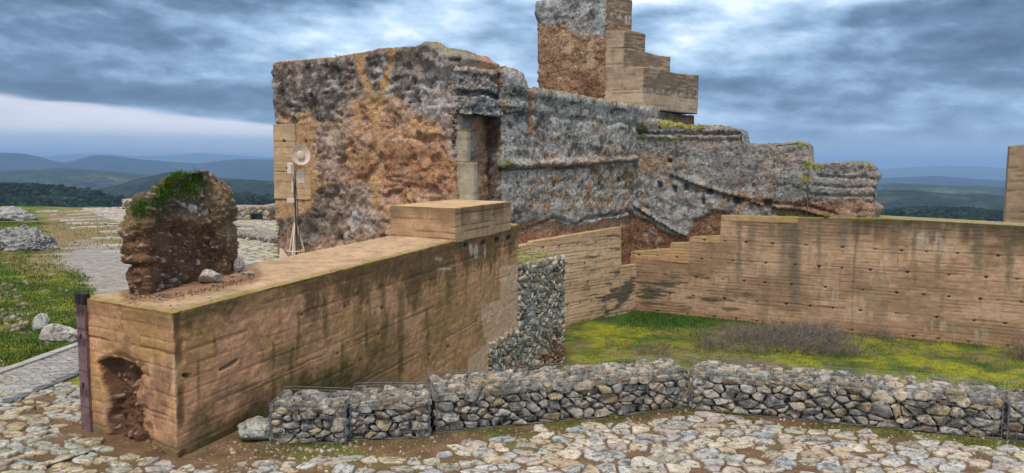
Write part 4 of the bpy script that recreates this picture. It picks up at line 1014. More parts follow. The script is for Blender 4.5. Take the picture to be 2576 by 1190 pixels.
def quad_frame(o, e1, e2, e3):
    o, e1, e2, e3 = (np.array(t, float) for t in (o, e1, e2, e3))
    return lambda V: o + V[:, :1] * e1 + V[:, 1:2] * e2 + V[:, 2:3] * e3
class Batch:
    def __init__(s): s.V, s.Q, s.T, s.C, s.n = [], [], [], [], 0
    def add(s, V, Q, T, C):
        s.V.append(V); s.Q.append(Q + s.n); s.T.append(T + s.n); s.C.append(np.tile(C, (len(V), 1)) if np.ndim(C) == 1 else C); s.n += len(V)
    def mesh(s, name, mat, smooth=True):
        F = [np.concatenate(x) for x in (s.Q, s.T) if len(x) and sum(len(y) for y in x)]
        return mk_mesh(name, np.concatenate(s.V), F, np.concatenate(s.C), smooth, mat)

# ------------------------------------------------------------------ cobbled path in front, and its continuation past the wall's near end
def ez(x, y): return float(gz(np.array([x]), np.array([y]))[0])
def cobbles():
    rng = np.random.default_rng(3)
    B = Batch()
    pts = jitter_points(-8.6, 8.6, 3.2, 12.5, .20, .135, rng, .46)
    # the courses fan out: long axis follows the curve of the baskets
    cells = voronoi(pts, (1.0, 1.5), .42, None, rng.uniform(0, .13, len(pts)))
    Minv = np.linalg.inv(np.column_stack([dF, wF]))
    for p in cells:
        if p is None: continue
        c = p.mean(0); x, y = c
        front = G_LINE(x) - .50 - y                             # distance in front of the baskets
        if x < -2.2:
            u_, w_ = Minv @ (c - F_0)
            if u_ > -.06 and -.55 < w_: 
                if w_ < 1.45 or u_ < 0: continue
            if w_ > 1.42 and u_ > -.5 and y > 10.4: continue
            if u_ > -.09 and w_ < 1.5 and w_ > -.1: continue
            if y > 7.2 + .60 * (-x - 4.0) + 0.85 and x < -3.9: continue       # brick paving begins
            edge = .12 + .25 * rng.random()
            if u_ > 0 and w_ < 0 and (-w_ < .28 or front < .45): continue
        else:
            if front < .12 + .22 * rng.random() + (.30 if x < .2 else 0) * ss(.4, -1.0, x): continue
        if x > -3 and x < -1.0 and rng.random() < .22 * ss(2.0, .8, front): continue
        if rng.random() < .07: continue
        a_ = area(p)
        if a_ < .004: continue
        V, Q, T = stone_shape(p, rng, .010 + .018 * rng.random(), .016 + .014 * rng.random(), .03, 16, .075, .08, True)
        V[:, 2] += -.004 + .006 * rng.normal()
        V[:, 2] += ez(x, y)
        t = rng.random()
        col = STONES[rng.integers(len(STONES))] * (.92 + .3 * rng.random())
        if t < .08: col = np.array([.42, .32, .21])
        elif t < .16: col = np.array([.40, .32, .29])
        elif t < .22: col = np.array([.32, .33, .345])
        col = col * np.array([1.06, 1.09, 1.13])
        if x < -3.4: col = col * np.array([.86, .88, .80])
        B.add(V, Q, T, col)
    ob('cobbled_path', B.mesh('cobbled_path', MAT['cobble']), kind='structure')
cobbles()

# ------------------------------------------------------------------ rubble pier at the end of the foreground wall
def stone_pier():
    rng = np.random.default_rng(5)
    B = Batch()
    du1 = dF; L2 = np.linalg.norm(P_2 - P_1); du2 = (P_2 - P_1) / L2
    n1 = np.array([dF[1], -dF[0]]); n2 = np.array([du2[1], -du2[0]])          # outward, to the right
    zt_ = .64
    def face(o, du, n, L, z0, z1, inside, warm):
        sx, sz = .20, .105
        pts = jitter_points(-.02, L + .02, z0, z1 - .04, sx, sz, rng, .42)
        cells = voronoi(pts, (1, 1.5), .42, [((0, 0), (-1, 0)), ((L, 0), (1, 0)), ((0, z1), (0, 1))], rng.uniform(0, .09, len(pts)))
        fr = quad_frame((*o, 0), (*du, 0), (0, 0, 1), (*n, 0))
        for p in cells:
            if p is None or area(p) < .002: continue
            c = p.mean(0)
            if not inside(c): continue
            V, Q, T = stone_shape(p, rng, .007, .015 + .035 * rng.random(), .08, 12, .10, .35, True)
            col = STONES[rng.integers(len(STONES))] * (.65 + .8 * rng.random())
            lowz = ss(-1.0, -1.7, c[1])
            if rng.random() < .5 * lowz: col = np.array([.36, .25, .16]) * (.7 + .6 * rng.random())
            if rng.random() < .12 * lowz: col = np.array([.30, .11, .06])
            B.add(fr(V), Q, T, col)
    face(P_1 + n1 * .0, du2, n2, L2, -2.5, zt_, lambda c: True, 1)
    # the stepped piece let into the end of the rammed wall
    ua = U(F_0, dF, 1228, 900)
    za, zb_ = Z(F_0, dF, 1228, 862), Z(F_0, dF, 1303, 828)
    face(F_0 + dF * ua + n1 * .03, dF, n1, LF - ua, -2.5, 1.0, lambda c: c[1] < za + (zb_ - za) * c[0] / (LF - ua), 1)
    face(P_2, np.array([-n2[0], -n2[1]]), du2, 1.6, -2.5, zt_, lambda c: True, 1)
    # core and mossy top
    s = Slab(P_1 - n2 * .04 + du2 * -.05, du2, -n2, np.arange(0, L2 + .03, .05), 1.6, 24, 20, lambda u, w: zt_ - .02 + 0 * u, lambda u: -2.6 + 0 * u)
    C = np.tile(np.array([.10, .09, .075]), (len(s.V), 1)); a = fbm(s.P0, 2.4, 4, .6, seed=171); b = fbm(s.P0, 7, 4, .6, seed=172)
    tC = np.tile(np.array([.22, .17, .075]), (len(s.V), 1)); blendc(tC, YELM * .9, ss(-.15, .2, a + .4 * b)); blendc(tC, MOSS * .6, .8 * ss(.1, .4, b - a))
    C = C + (tC - C) * (s.top * 1.0)[:, None]
    s.displace((.025 * b + .02 * a) * s.top)
    B.add(s.V, s.Q, np.zeros((0, 3), int), C)
    ob('stone_pier', B.mesh('stone_pier', MAT['pierstone']), label='dry grey rubble stone pier with mossy top at the far end of the foreground wall', cat='pier')
stone_pier()

# ------------------------------------------------------------------ gabions
def tube(pts, r, sides=4, closed=False):
    pts = np.asarray(pts, float); n = len(pts)
    T = np.gradient(pts, axis=0); T /= np.linalg.norm(T, axis=1)[:, None] + 1e-12
    up = np.tile(np.array([0, 0, 1.0]), (n, 1)); up[np.abs(T[:, 2]) > .9] = (1, 0, 0)
    X = np.cross(T, up); X /= np.linalg.norm(X, axis=1)[:, None] + 1e-12; Y = np.cross(T, X)
    r = np.broadcast_to(r, (n,))
    ang = np.arange(sides) / sides * 2 * PI
    V = (pts[:, None, :] + r[:, None, None] * (np.cos(ang)[None, :, None] * X[:, None, :] + np.sin(ang)[None, :, None] * Y[:, None, :])).reshape(-1, 3)
    ids = np.arange(n * sides).reshape(n, sides); ids = np.concatenate([ids, ids[:, :1]], 1)
    return V, grid_faces(ids, True)
def tube_batch(B, pts, r, sides=4, col=(.2, .23, .26)):
    V, Q = tube(pts, r, sides); B.add(V, Q, np.zeros((0, 3), int), np.array(col))

def gabion(f0, f1, h, t, rng, label, mesh_x=.075, sx=.15, sz=.095, bright=1.0, z0=0.0, wire_lift=.05):
    f0 = np.array(f0); f1 = np.array(f1); L = np.linalg.norm(f1 - f0); du = (f1 - f0) / L
    n = np.array([du[1], -du[0]])                       # towards the viewer
    mid = (f0 + f1) / 2 - n * t / 2
    root = bpy.data.objects.new('gabion', None); COL.objects.link(root)
    tag(root, label, 'gabion', 'stone filled wire baskets along the path')
    root.location = (mid[0], mid[1], z0)
    off = np.array([mid[0], mid[1], z0])
    stones = []
    def face(o, e1, e2, e3, W, H, sx_, sy_, bulge, sink, big=.12):
        pts = jitter_points(-.02, W + .03, sy_ * .45, H, sx_, sy_, rng, .47, .92)
        rad = rng.uniform(0, sy_ * .75, len(pts)); rad[rng.random(len(pts)) < big] = sy_ * 1.15
        cells = voronoi(pts, (1, 1.9), sx_ * 2.3, [((0, 0), (-1, 0)), ((W, 0), (1, 0)), ((0, 0), (0, -1)), ((0, H), (0, 1))], rad)
        fr = quad_frame(o, e1, e2, e3)
        for p in cells:
            if p is None or area(p) < .0012: continue
            V, Q, T = stone_shape(p, rng, .009 + .010 * rng.random(), bulge * (.35 + 1.1 * rng.random()), sink, 15, .10, .42, True)
            V[:, 2] = np.minimum(V[:, 2], bulge * 1.25)
            col = STONES[rng.integers(len(STONES))] * (.45 + .62 * rng.random()) * bright
            if rng.random() < .10: col = np.array([.34, .26, .15]) * (.8 + .5 * rng.random())
            stones.append((area(p), fr(V) - off, Q, T, col))
    U3 = (du[0], du[1], 0); N3 = (n[0], n[1], 0); Z3 = (0, 0, 1)
    o = (f0[0], f0[1], z0)
    fa = f0 - n * .035
    face((fa[0], fa[1], z0 + .005), U3, Z3, N3, L, h - .03, sx, sz, .05, .12)
    tb = f0 - n * .0
    face((tb[0], tb[1], z0 + h - .040), U3, (-n[0], -n[1], 0), Z3, L, t, sx * .95, sz * 1.25, .055, .06)
    e0 = f0 + du * .03; face((e0[0], e0[1], z0 + .005), (-n[0], -n[1], 0), Z3, (-du[0], -du[1], 0), t, h - .03, sx, sz, .045, .10)
    e1 = f1 - du * .03; face((e1[0], e1[1], z0 + .005), (-n[0], -n[1], 0), Z3, (du[0], du[1], 0), t, h - .03, sx, sz, .045, .10)
    bk = f0 - n * (t - .035); face((bk[0], bk[1], z0 + .005), U3, Z3, (-n[0], -n[1], 0), L, h - .03, sx * 1.5, sz * 1.5, .05, .10)
    # nearest and largest stones are parts of their own, the rest one mesh
    score = []
    for k, (a_, V, Q, T, col) in enumerate(stones):
        c = V.mean(0) + off; view = CAM - c
        nn = np.cross(V[Q[-1, 1]] - V[Q[-1, 0]], V[Q[-1, 2]] - V[Q[-1, 0]])
        score.append(a_ * max(0.02, 1.0 if (V.mean(0)[:2] @ n) > t * .2 else .35))
    order = np.argsort(score)[::-1]
    rest = Batch()
    for r_, k in enumerate(order):
        a_, V, Q, T, col = stones[k]
        if r_ < 98: ob('stone', mk_mesh('gabion_stone', V, [Q, T], np.tile(col, (len(V), 1)), True, MAT['stone']), root)
        else: rest.add(V, Q, T, col)
    # rubble behind the outer stones blocks daylight, its colour darkened for shade in the gaps
    s = Slab(f0 - n * .10 + du * .07, du, -n, np.linspace(0, L - .14, max(8, int(L / .06))), t - .2, 5, 8, lambda u, w: z0 + h - .12 + 0 * u, lambda u: z0 + .0 + 0 * u)
    s.displace(.03 * fbm(s.P0, 9, 3, seed=181)); rest.add(s.V - off, s.Q, np.zeros((0, 3), int), np.array([.10, .095, .085]))
    ob('rubble_fill', rest.mesh('gabion_rubble', MAT['stone']), root, kind='stuff')
    # wire basket
    W = Batch(); r = .0019
    nxs = max(4, int(round(L / mesh_x))); top = h + .012
    ff = f0 + n * .012
    def P3(u, w, z): q = ff + du * u - n * w; return np.array([q[0], q[1], z0 + z]) - off
    tw = t + .024
    sag = lambda u, k: .012 * math.sin(u * 5.3 + k * 1.7) 
    bl = lambda u: wire_lift * (.6 + .4 * math.sin(u * 2.1 + L * 3))
    for i in range(nxs + 1):
        u = L * i / nxs
        tube_batch(W, [P3(u + .006 * math.sin(i * 2.2 + z * 9), sag(u, 0) * .5, z) for z in np.linspace(0.01, top, 6)], r)
        tube_batch(W, [P3(u + .004 * math.sin(i), w, top + sag(u, w) + (bl(u) if w > .8 * tw else 0) * (w / tw)) for w in np.linspace(0, tw, 5)] + [P3(u, tw, top - .06)], r)
    for z in np.arange(.02, top, mesh_x):
        tube_batch(W, [P3(u, sag(u, z * 20) * .6, z + .4 * sag(u, z * 9)) for u in np.linspace(0, L, 18)], r)
        for u in (0, L): tube_batch(W, [P3(u, w, z) for w in np.linspace(0, tw, 3)], r)
    for w in list(np.arange(0, tw - .03, mesh_x * 1.8)):
        tube_batch(W, [P3(u, w, top + sag(u, w * 9) * .8) for u in np.linspace(0, L, 18)], r)
    for k_ in (0, .028): tube_batch(W, [P3(u, tw, top + bl(u) + k_ + sag(u, 4) * .5) for u in np.linspace(0, L, 22)], r * 1.25)
    for u in (0, L):
        for w in (0, tw * .5, tw): tube_batch(W, [P3(u, w, z) for z in (0, h * .5, top)], r * 1.6)
        # spiral binder down the joint
        ts = np.linspace(0, 1, 60)
        tube_batch(W, [P3(u + .014 * math.cos(q * 50), -.004 + .014 * math.sin(q * 50), .02 + (top - .02) * q) for q in ts], r * .8)
        tube_batch(W, [P3(u + .014 * math.cos(q * 50), tw * q, top + .014 * math.sin(q * 50)) for q in ts], r * .8)
    tube_batch(W, [P3(u, -.004, .012) for u in np.linspace(0, L, 12)], r * 1.6)
    tube_batch(W, [P3(u, 0, top) for u in np.linspace(0, L, 18)], r * 1.6)
    ob('wire_mesh', W.mesh('gabion_wire', MAT['wire']), root)
def G0(x, y, z=0.0): return atz(x, y, z)[:2]
def gabions():
    rng = np.random.default_rng(9)
    gabion(G0(682, 1116), G0(870, 1117), .385, .42, rng, 'short brown stone gabion next to a boulder, nearest the rammed wall', .082, .12, .075, .85, wire_lift=.006)
    gabion(G0(882, 1108), G0(1080, 1101), .40, .42, rng, 'short gabion of brownish stones between the boulder-end basket and the long lichen-white basket', .082, .12, .075, .90, wire_lift=.006)
    gabion(G0(1098, 1090), G0(1732, 1028), .445, .47, rng, 'long gabion of whitish stones ending at the bend of the row', .075, .130, .080, 1.05, wire_lift=.012)
    gabion(G0(1739, 1031), G0(2517, 1105), .440, .47, rng, 'longest gabion of lichen-spotted stones running right from the bend in front of the dry shrubs', .075, .138, .085, 1.05, wire_lift=.012)
    a = G0(2532, 1109); d_ = (G0(2513, 1105) - G0(1745, 1031)); d_ /= np.linalg.norm(d_)
    d2 = np.array([d_[0] * math.cos(-.1) - d_[1] * math.sin(-.1), d_[0] * math.sin(-.1) + d_[1] * math.cos(-.1)])
    gabion(a, a + d2 * 2.8, .42, .47, rng, 'gabion cut off by the right edge of the picture', .075, .14, .09, .95, wire_lift=.05)
gabions()

# ------------------------------------------------------------------ vegetation helpers
def blade_mesh(name, base, nrm, h, w, cols, rng, lean=.5, parts=2):
    """many thin bent blades as one mesh"""
    n = len(base); base = np.asarray(base, float)
    ang = rng.random(n) * 2 * PI
    side = np.column_stack([np.cos(ang), np.sin(ang), 0 * ang])
    ang2 = rng.random(n) * 2 * PI
    ln = np.column_stack([np.cos(ang2), np.sin(ang2), 0 * ang2]) * (lean * rng.random(n))[:, None]
    d = nrm + ln; d /= np.linalg.norm(d, axis=1)[:, None]
    h = np.broadcast_to(h, (n,)); w = np.broadcast_to(w, (n,))
    mid = base + d * (h * .55)[:, None]
    d2 = d + ln * .9; d2 /= np.linalg.norm(d2, axis=1)[:, None]
    tip = mid + d2 * (h * .5)[:, None]
    V = np.stack([base - side * (w / 2)[:, None], base + side * (w / 2)[:, None], mid + side * (w * .38)[:, None], mid - side * (w * .38)[:, None], tip], 1).reshape(-1, 3)
    k = np.arange(n) * 5
    Q = np.stack([k, k + 1, k + 2, k + 3], 1); T = np.stack([k + 3, k + 2, k + 4], 1)
    C = np.repeat(cols, 5, axis=0)
    return mk_mesh(name, V, [Q, T], C, False, MAT['leaf'])
def twig_mesh(name, rng, n_stems=60, h=.5, spread=.45, r=.004, col=(.17, .13, .12), forks=5):
    """a leafless bush: curved stems that fork into fine twigs"""
    B = Batch()
    def strand(p0, d, L, r0, depth):
        n = 4; pts = [p0]; d = d / np.linalg.norm(d)
        for i in range(n):
            d = d + rng.normal(size=3) * .16 + np.array([0, 0, .05]); d /= np.linalg.norm(d)
            pts.append(pts[-1] + d * L / n)
        pts = np.array(pts)
        c = np.array(col) * (.7 + .7 * rng.random()) * np.array([1, 1 + .08 * rng.normal(), 1 + .12 * rng.normal()])
        tube_batch(B, pts, np.linspace(r0, r0 * .45, n + 1), 3, c)
        if depth > 0:
            for k in range(forks if depth > 1 else 3):
                i = rng.integers(1, n + 1); a = rng.random() * 2 * PI
                strand(pts[i], d + .9 * np.array([math.cos(a), math.sin(a), .25 * rng.normal()]), L * rng.uniform(.35, .6), r0 * .6, depth - 1)
    for k in range(n_stems):
        a = rng.random() * 2 * PI; q = math.sqrt(rng.random())
        p = np.array([math.cos(a) * q * spread * .45, math.sin(a) * q * spread * .45, 0])
        strand(p, np.array([math.cos(a) * q * .8, math.sin(a) * q * .8, 1.0]), h * rng.uniform(.45, .75), r, 2)
    return B.mesh(name, MAT['twig'], False)

# ------------------------------------------------------------------ the lump of old wall core standing on the foreground wall
def earth_lump():
    rng = np.random.default_rng(21)
    Yc = 7.95
    fa, fb = atz(330, 742, 1.39), atz(575, 702, 1.40)
    yf = lambda X: fa[1] + (np.clip(X, fa[0], fb[0]) - fa[0]) * (fb[1] - fa[1]) / (fb[0] - fa[0])
    prof_px = [(440, 448, 498), (446, 430, 508), (455, 412, 524), (466, 396, 540), (480, 382, 553), (500, 344, 563), (520, 330, 570), (545, 316, 573), (580, 302, 571), (605, 305, 574), (630, 320, 572), (650, 322, 572), (680, 328, 570), (700, 330, 574), (720, 334, 582), (735, 330, 592), (752, 316, 612)]
    ys = np.array([p_[0] for p_ in prof_px])
    Lw = np.array([aty(p_[1], p_[0], Yc)[0] for p_ in prof_px]); Rw = np.array([aty(p_[2], p_[0], Yc)[0] for p_ in prof_px]); Zw = np.array([aty(450, p_[0], Yc)[2] for p_ in prof_px])
    o = np.argsort(Zw); Zs, Ls, Rs = Zw[o], Lw[o], Rw[o]
    nz, na = 150, 300
    zb = 1.33; zz = np.linspace(zb, Zs[-1], nz)
    a = np.arange(na) / na * 2 * PI
    V = []
    axis = np.array([.80, .60]); depth = np.array([-.45, .89])
    for z in zz:
        L, R_ = np.interp(z, Zs, Ls), np.interp(z, Zs, Rs); cx, hx = (L + R_) / 2, (R_ - L) / 2 * .93
        hy = (.46 - .10 * ss(1.7, 2.4, z)) * min(1, hx / .34)
        ex = 2 / 3.2
        c, s_ = np.cos(a), np.sin(a)
        X = cx + hx * np.sign(c) * np.abs(c) ** ex; Y = yf(X) + .54 + hy * np.sign(s_) * np.abs(s_) ** ex; X = X * (yf(X) + .38) / Yc
        V.append(np.column_stack([X, Y, 0 * a + z]))
    top = np.array([[(np.interp(zz[-1], Zs, Ls) + np.interp(zz[-1], Zs, Rs)) / 2, float(yf((np.interp(zz[-1], Zs, Ls) + np.interp(zz[-1], Zs, Rs)) / 2)) + .42, zz[-1] + .01]])
    V = np.concatenate(V + [top])
    ids = np.arange(nz * na).reshape(nz, na); ids = np.concatenate([ids, ids[:, :1]], 1)
    Q = grid_faces(ids, True)
    T = np.stack([ids[-1, :-1], ids[-1, 1:], np.full(na, nz * na)], 1)
    N = vnormals(V, Q); N[-1] = (0, 0, 1)
    P = V.copy(); px, py = proj(P)
    j = fbm(P, 3.2, 4, .6, seed=201); j2 = fbm(P, 3.2, 4, .6, seed=202); f = fbm(P, 12, 4, .62, seed=203); g = fbm(P, 30, 3, .6, seed=204)
    d = .055 * fbm(P, 2.2, 4, .55, seed=205) + .030 * f + .010 * g + .02
    ov = ss(10, 0, np.abs(py - np.interp(px, [300, 420, 520, 580], [585, 545, 560, 530]) + 16 * j))
    d += .02 * ov - .035 * ss(16, 4, np.abs(py - np.interp(px, [300, 420, 520, 580], [612, 575, 590, 560]) + 16 * j))
    d -= .05 * ss(8, 2, np.abs(py - 668 + 5 * j)) * ss(400, 370, px); d += .035 * ss(12, 4, np.abs(py - 655 + 5 * j)) * ss(400, 370, px) * ss(305, 330, px)
    w = P + .02 * np.column_stack([perlin(P * 9, 5), perlin(P * 9, 6), perlin(P * 9, 7)])
    f1, f2, cid = worley(w * np.array([1, 1, 1.5]), 11, 206); pb = (cid > .84) * ss(.60, .36, f1 + .25 * (cid - .84) / .16)
    h1, h2, hid = worley(w * np.array([1, 1, 1.5]), 24, 207); pb2 = (hid > .87) * ss(.60, .38, h1)
    d += .026 * pb + .012 * pb2
    V = V + N * d[:, None]
    V[:, 2] = np.maximum(V[:, 2], 1.32)
    C = np.tile(np.array([.105, .056, .034]), (len(P), 1)) * (1 + .45 * f + .3 * j)[:, None]
    blendc(C, np.array([.165, .095, .050]), .7 * ss(0, .35, j2)); 
    skin = ss(14, -14, py - np.interp(px, [300, 360, 430, 520, 560, 580], [606, 575, 545, 560, 610, 640]) + 18 * j)
    sk = np.tile(np.array([.185, .125, .070]), (len(P), 1)) * (1 + .4 * f)[:, None]; blendc(sk, np.array([.15, .13, .045]), .7 * ss(.0, .3, j)); blendc(sk, np.array([.10, .085, .06]), .7 * ss(.1, .4, -j2 + .3 * f)); blendc(sk, np.array([.36, .27, .20]), .6 * ss(.15, .4, j2))
    C = C + (sk - C) * (skin * .9)[:, None]
    gm = poly_m(px + 10 * j, py + 10 * j2, [(330, 520), (390, 470), (440, 440), (505, 446), (520, 490), (500, 520), (430, 540), (395, 560), (345, 545)], 10)
    blendc(C, np.array([.060, .058, .032]), .85 * gm)
    pcol = np.array([[.40, .33, .26], [.34, .27, .20], [.38, .20, .12], [.44, .42, .38], [.26, .17, .11], [.20, .12, .08]])
    ci = (cid * 5000).astype(int) % 6; ci2 = (hid * 5000).astype(int) % 6
    C = C + (pcol[ci2] - C) * (pb2 * .75)[:, None]; C = C + (pcol[ci] - C) * (pb * .85)[:, None]
    wt_ = np.maximum(poly_m(px + 14 * j, py + 10 * j2, [(450, 512), (462, 514), (505, 522), (508, 538), (480, 543), (462, 524)], 3) * ss(-.25, .0, f), gm * ss(.2, .4, f) * ss(450, 500, px)); blendc(C, np.array([.52, .49, .46]), .85 * wt_)
    me = mk_mesh('earth_lump', V, [Q, T], C, True, MAT['earth'])
    t = ob('earth_lump', me, label='lump of dark brown earth and pebbles topped with grass standing on the foreground wall', cat='earth lump')
    # grass and moss on its top
    N2 = vnormals(V, Q); px2, py2 = proj(V)
    pm = poly_m(px2 + 6 * j, py2 + 6 * j2, [(330, 525), (345, 512), (385, 505), (383, 485), (400, 470), (438, 438), (505, 440), (512, 468), (500, 490), (470, 500), (430, 510), (400, 520), (392, 540), (340, 548)], 6)
    idx = np.nonzero((pm > .35) & ((py2 < 512) | (px2 < 400)) & (N2[:, 2] > -.1) & (rng.random(len(V)) < .95))[0]
    idx = rng.choice(idx, 9500)
    n = len(idx); nr = N2[idx] * .6 + np.array([0, 0, .55]); nr /= np.linalg.norm(nr, axis=1)[:, None]
    base = V[idx] + rng.normal(size=(n, 3)) * .012
    big = ss(-.2, .3, fbm(base, 5, 3, seed=208))
    cols = np.array([.075, .165, .018]) * (.35 + 1.1 * rng.random((n, 1))) + np.array([.05, .045, .0]) * (rng.random((n, 1)) < .25)
    ob('grass', blade_mesh('lump_grass', base, nr, (.022 + .050 * rng.random(n)) * (.6 + .8 * big), .006 + .004 * rng.random(n), cols, rng, .9), t, kind='stuff')
earth_lump()

def rock_mesh(name, size, rng, col=(.36, .345, .32), sub=40, rough=.28, flat=False, mat='stone', lich=.6):
    """angular boulder: sphere cut by random planes, then roughened"""
    nu, nv = sub * 2, sub
    th = np.linspace(0, PI, nv + 1); ph = np.arange(nu) / nu * 2 * PI
    T_, P_ = np.meshgrid(th, ph, indexing='ij')
    D = np.stack([np.sin(T_) * np.cos(P_), np.sin(T_) * np.sin(P_), np.cos(T_)], -1).reshape(-1, 3)
    r = np.full(len(D), 1.15)
    for k in range(15):
        n = rng.normal(size=3); n /= np.linalg.norm(n); o_ = rng.uniform(.62, 1.0)
        r = np.minimum(r, o_ / np.maximum(D @ n, .05))
    s_ = rng.random() * 50
    r = r * (1 + rough * .4 * fbm(D + s_, 1.6, 4, .6, seed=211) + rough * .22 * fbm(D + s_, 6, 4, .6, seed=212))
    V = D * r[:, None] * np.array(size) / 2
    ids = np.arange(len(V)).reshape(nv + 1, nu); ids = np.concatenate([ids, ids[:, :1]], 1)
    Q = grid_faces(ids, False)
    a = fbm(D + s_, 2.2, 4, .6, seed=213); b = fbm(D + s_, 7, 4, .6, seed=214)
    C = np.tile(np.array(col), (len(V), 1)) * (1 + .35 * a + .3 * b)[:, None]
    blendc(C, np.array([.55, .55, .53]), lich * ss(.05, .3, b + .3 * a)); blendc(C, np.array([.08, .08, .06]), .6 * ss(.15, .4, -a))
    return mk_mesh(name, V, Q, C, True, MAT[mat])
def rock(px, py, z, size, label, name='rock', rng=None, col=(.36, .345, .32), rz=0, tilt=0, group=None, sink=.25, sub=40, lich=.6, rough=.28, cat='rock', yo=.3):
    p = atz(px, py, z)
    o = ob(name, rock_mesh(name, size, rng, col, sub, rough, lich=lich), label=label, cat=cat, group=group, loc=(p[0], p[1] + size[1] * yo, z + size[2] * (.5 - sink)))
    o.rotation_euler = (tilt, .3 * tilt, rz)
    return o
def loose_rocks():
    rng = np.random.default_rng(31)
    z = float(ZF(2.0))
    rock(530, 708, z, (.30, .22, .165), 'flat whitish block of stone resting at the foot of the earth lump', 'stone_block', rng, (.46, .42, .36), rz=.2, sink=.12, lich=.6, rough=.2, cat='stone', yo=-.15)
    rock(600, 684, z, (.145, .12, .19), 'upright grey pointed stone on the foreground wall to the right of the earth lump', 'standing_stone', rng, (.30, .28, .26), rz=.5, sink=.12, lich=.4, cat='stone', yo=-.1)
    rock(623, 692, z, (.155, .08, .055), 'small flat pale stone lying just right of the upright stone on the wall', 'flat_stone', rng, (.42, .38, .33), rz=.1, sink=.15, sub=24, rough=.2, cat='stone')
    for k, (x, y, s_, lb) in enumerate([(527, 751, .028, 'tiny white pebble near the front edge of the wall top below the flat block'), (583, 697, .045, 'small pinkish stone between the flat block and the upright stone'), (360, 735, .05, 'small reddish stone at the left foot of the earth lump')]):
        rock(x, y, z, (s_ * 1.3, s_, s_ * .8), lb, 'pebble', rng, [(.55, .53, .50), (.42, .27, .22), (.36, .15, .09)][k], sink=.1, sub=12, cat='pebble')
    # crumbs washed off the lump
    B = Batch(); rg = np.random.default_rng(32)
    for k in range(420):
        t_ = rg.random(); x = lerp(322, 640, t_) + 8 * rg.normal(); y = np.interp(x, [320, 430, 560, 640], [742, 742, 716, 694]) + abs(8 * rg.normal()) - 3
        p = atz(x, y, z + .005); r = .004 + .010 * rg.random() ** 2
        pl = np.array([[math.cos(q) * r * (1 + .3 * rg.normal()), math.sin(q) * r * (1 + .3 * rg.normal())] for q in np.arange(5) / 5 * 2 * PI])
        V, Q, T = stone_shape(pl, rg, 0, r * .8, r * .3, 6, .1, .2)
        c = [np.array([.14, .08, .05]), np.array([.20, .12, .07]), np.array([.38, .31, .25]), np.array([.33, .16, .10])][rg.choice(4, p=[.5, .3, .13, .07])]
        B.add(V + p, Q, T, c)
    ob('earth_crumbs', B.mesh('earth_crumbs', MAT['earth']), kind='stuff', label='loose crumbs of earth fallen round the foot of the lump')
    # boulder beside the first gabion
    rock(636, 1108, 0, (.40, .34, .27), 'grey boulder with mossy underside wedged beside the nearest gabion', 'boulder', rng, (.34, .35, .33), rz=.3, sink=.18, lich=.55, cat='boulder')
    # grass bank on the left
    rock(56, 634, 0, (1.35, 1.4, 1.0), 'broad pale grey craggy outcrop on the grass at the left edge', 'rock_outcrop', rng, (.23, .23, .24), rz=.2, sink=.38, sub=110, rough=.75, lich=.3, cat='outcrop')
    rock(-8, 628, 0, (1.3, 1.4, .95), 'grey craggy rock cut off by the left edge, merging into the broad outcrop', 'rock_outcrop', rng, (.23, .23, .24), rz=1.2, sink=.38, sub=70, rough=.55, lich=.5, cat='outcrop')
    rock(12, 556, 0, (2.2, 1.5, 1.0), 'low grey rock behind the broad outcrop, farthest up the grass bank', 'rock_outcrop', rng, (.36, .36, .37), rz=.7, sink=.40, sub=50, rough=.5, cat='outcrop')
    rock(147, 862, 0, (.58, .40, .36), 'single pale stone on the grass verge beside the steel post', 'rock', rng, (.42, .38, .36), rz=.2, sink=.25, lich=.5)
    rock(99, 832, 0, (.26, .22, .36), 'narrow white stone standing in the grass left of the pale verge stone', 'rock', rng, (.46, .45, .43), rz=.4, sink=.2)
    B = Batch(); rg = np.random.default_rng(33)
    for k in range(380):
        x = -60 + 125 * rg.random() ** 1.4 ; y = 735 + 105 * rg.random() + .25 * x * 0
        if rg.random() < .18: x, y = 60 + 130 * rg.random(), 700 + 170 * rg.random()
        p = atz(x, y, 0); p[2] = ez(p[0], p[1])
        r = .015 + .065 * rg.random() ** 3
        V, Q, T = stone_shape(np.array([[math.cos(q) * r * (1 + .3 * rg.normal()), .8 * math.sin(q) * r * (1 + .3 * rg.normal())] for q in np.arange(6) / 6 * 2 * PI]), rg, 0, r * .8, r * .4, 7, .12, .3)
        B.add(V + p, Q, T, STONES[rg.integers(len(STONES))] * (.35 + .45 * rg.random()) * np.array([1.05, .98, .92]))
    ob('stone_rubble', B.mesh('stone_rubble', MAT['paving']), kind='stuff', label='scatter of small stones in the grass at the left edge')
    # chips and soil in front of the gabions and by the near corner of the wall
    B = Batch()
    for k in range(1500):
        if k < 420:
            x = rg.uniform(-2.95, -1.5); y = rg.uniform(5.9, 7.6)
            if (np.array([x, y]) - F_0) @ wF > -.04: continue
        else:
            x = rg.uniform(-2.6, 6.5); y = float(G_LINE(x)) - .55 - abs(rg.normal()) * .45
        r = .006 + .020 * rg.random() ** 3 + (.025 * rg.random() if k < 60 else 0)
        V, Q, T = stone_shape(np.array([[math.cos(q) * r * (1 + .3 * rg.normal()), .8 * math.sin(q) * r * (1 + .3 * rg.normal())] for q in np.arange(6) / 6 * 2 * PI]), rg, 0, r * .7, r * .4, 7, .12, .3)
        c = STONES[rg.integers(len(STONES))] * (.7 + .6 * rg.random())
        if rg.random() < .3: c = np.array([.38, .27, .20])
        B.add(V + np.array([x, y, ez(x, y) - .002]), Q, T, c)
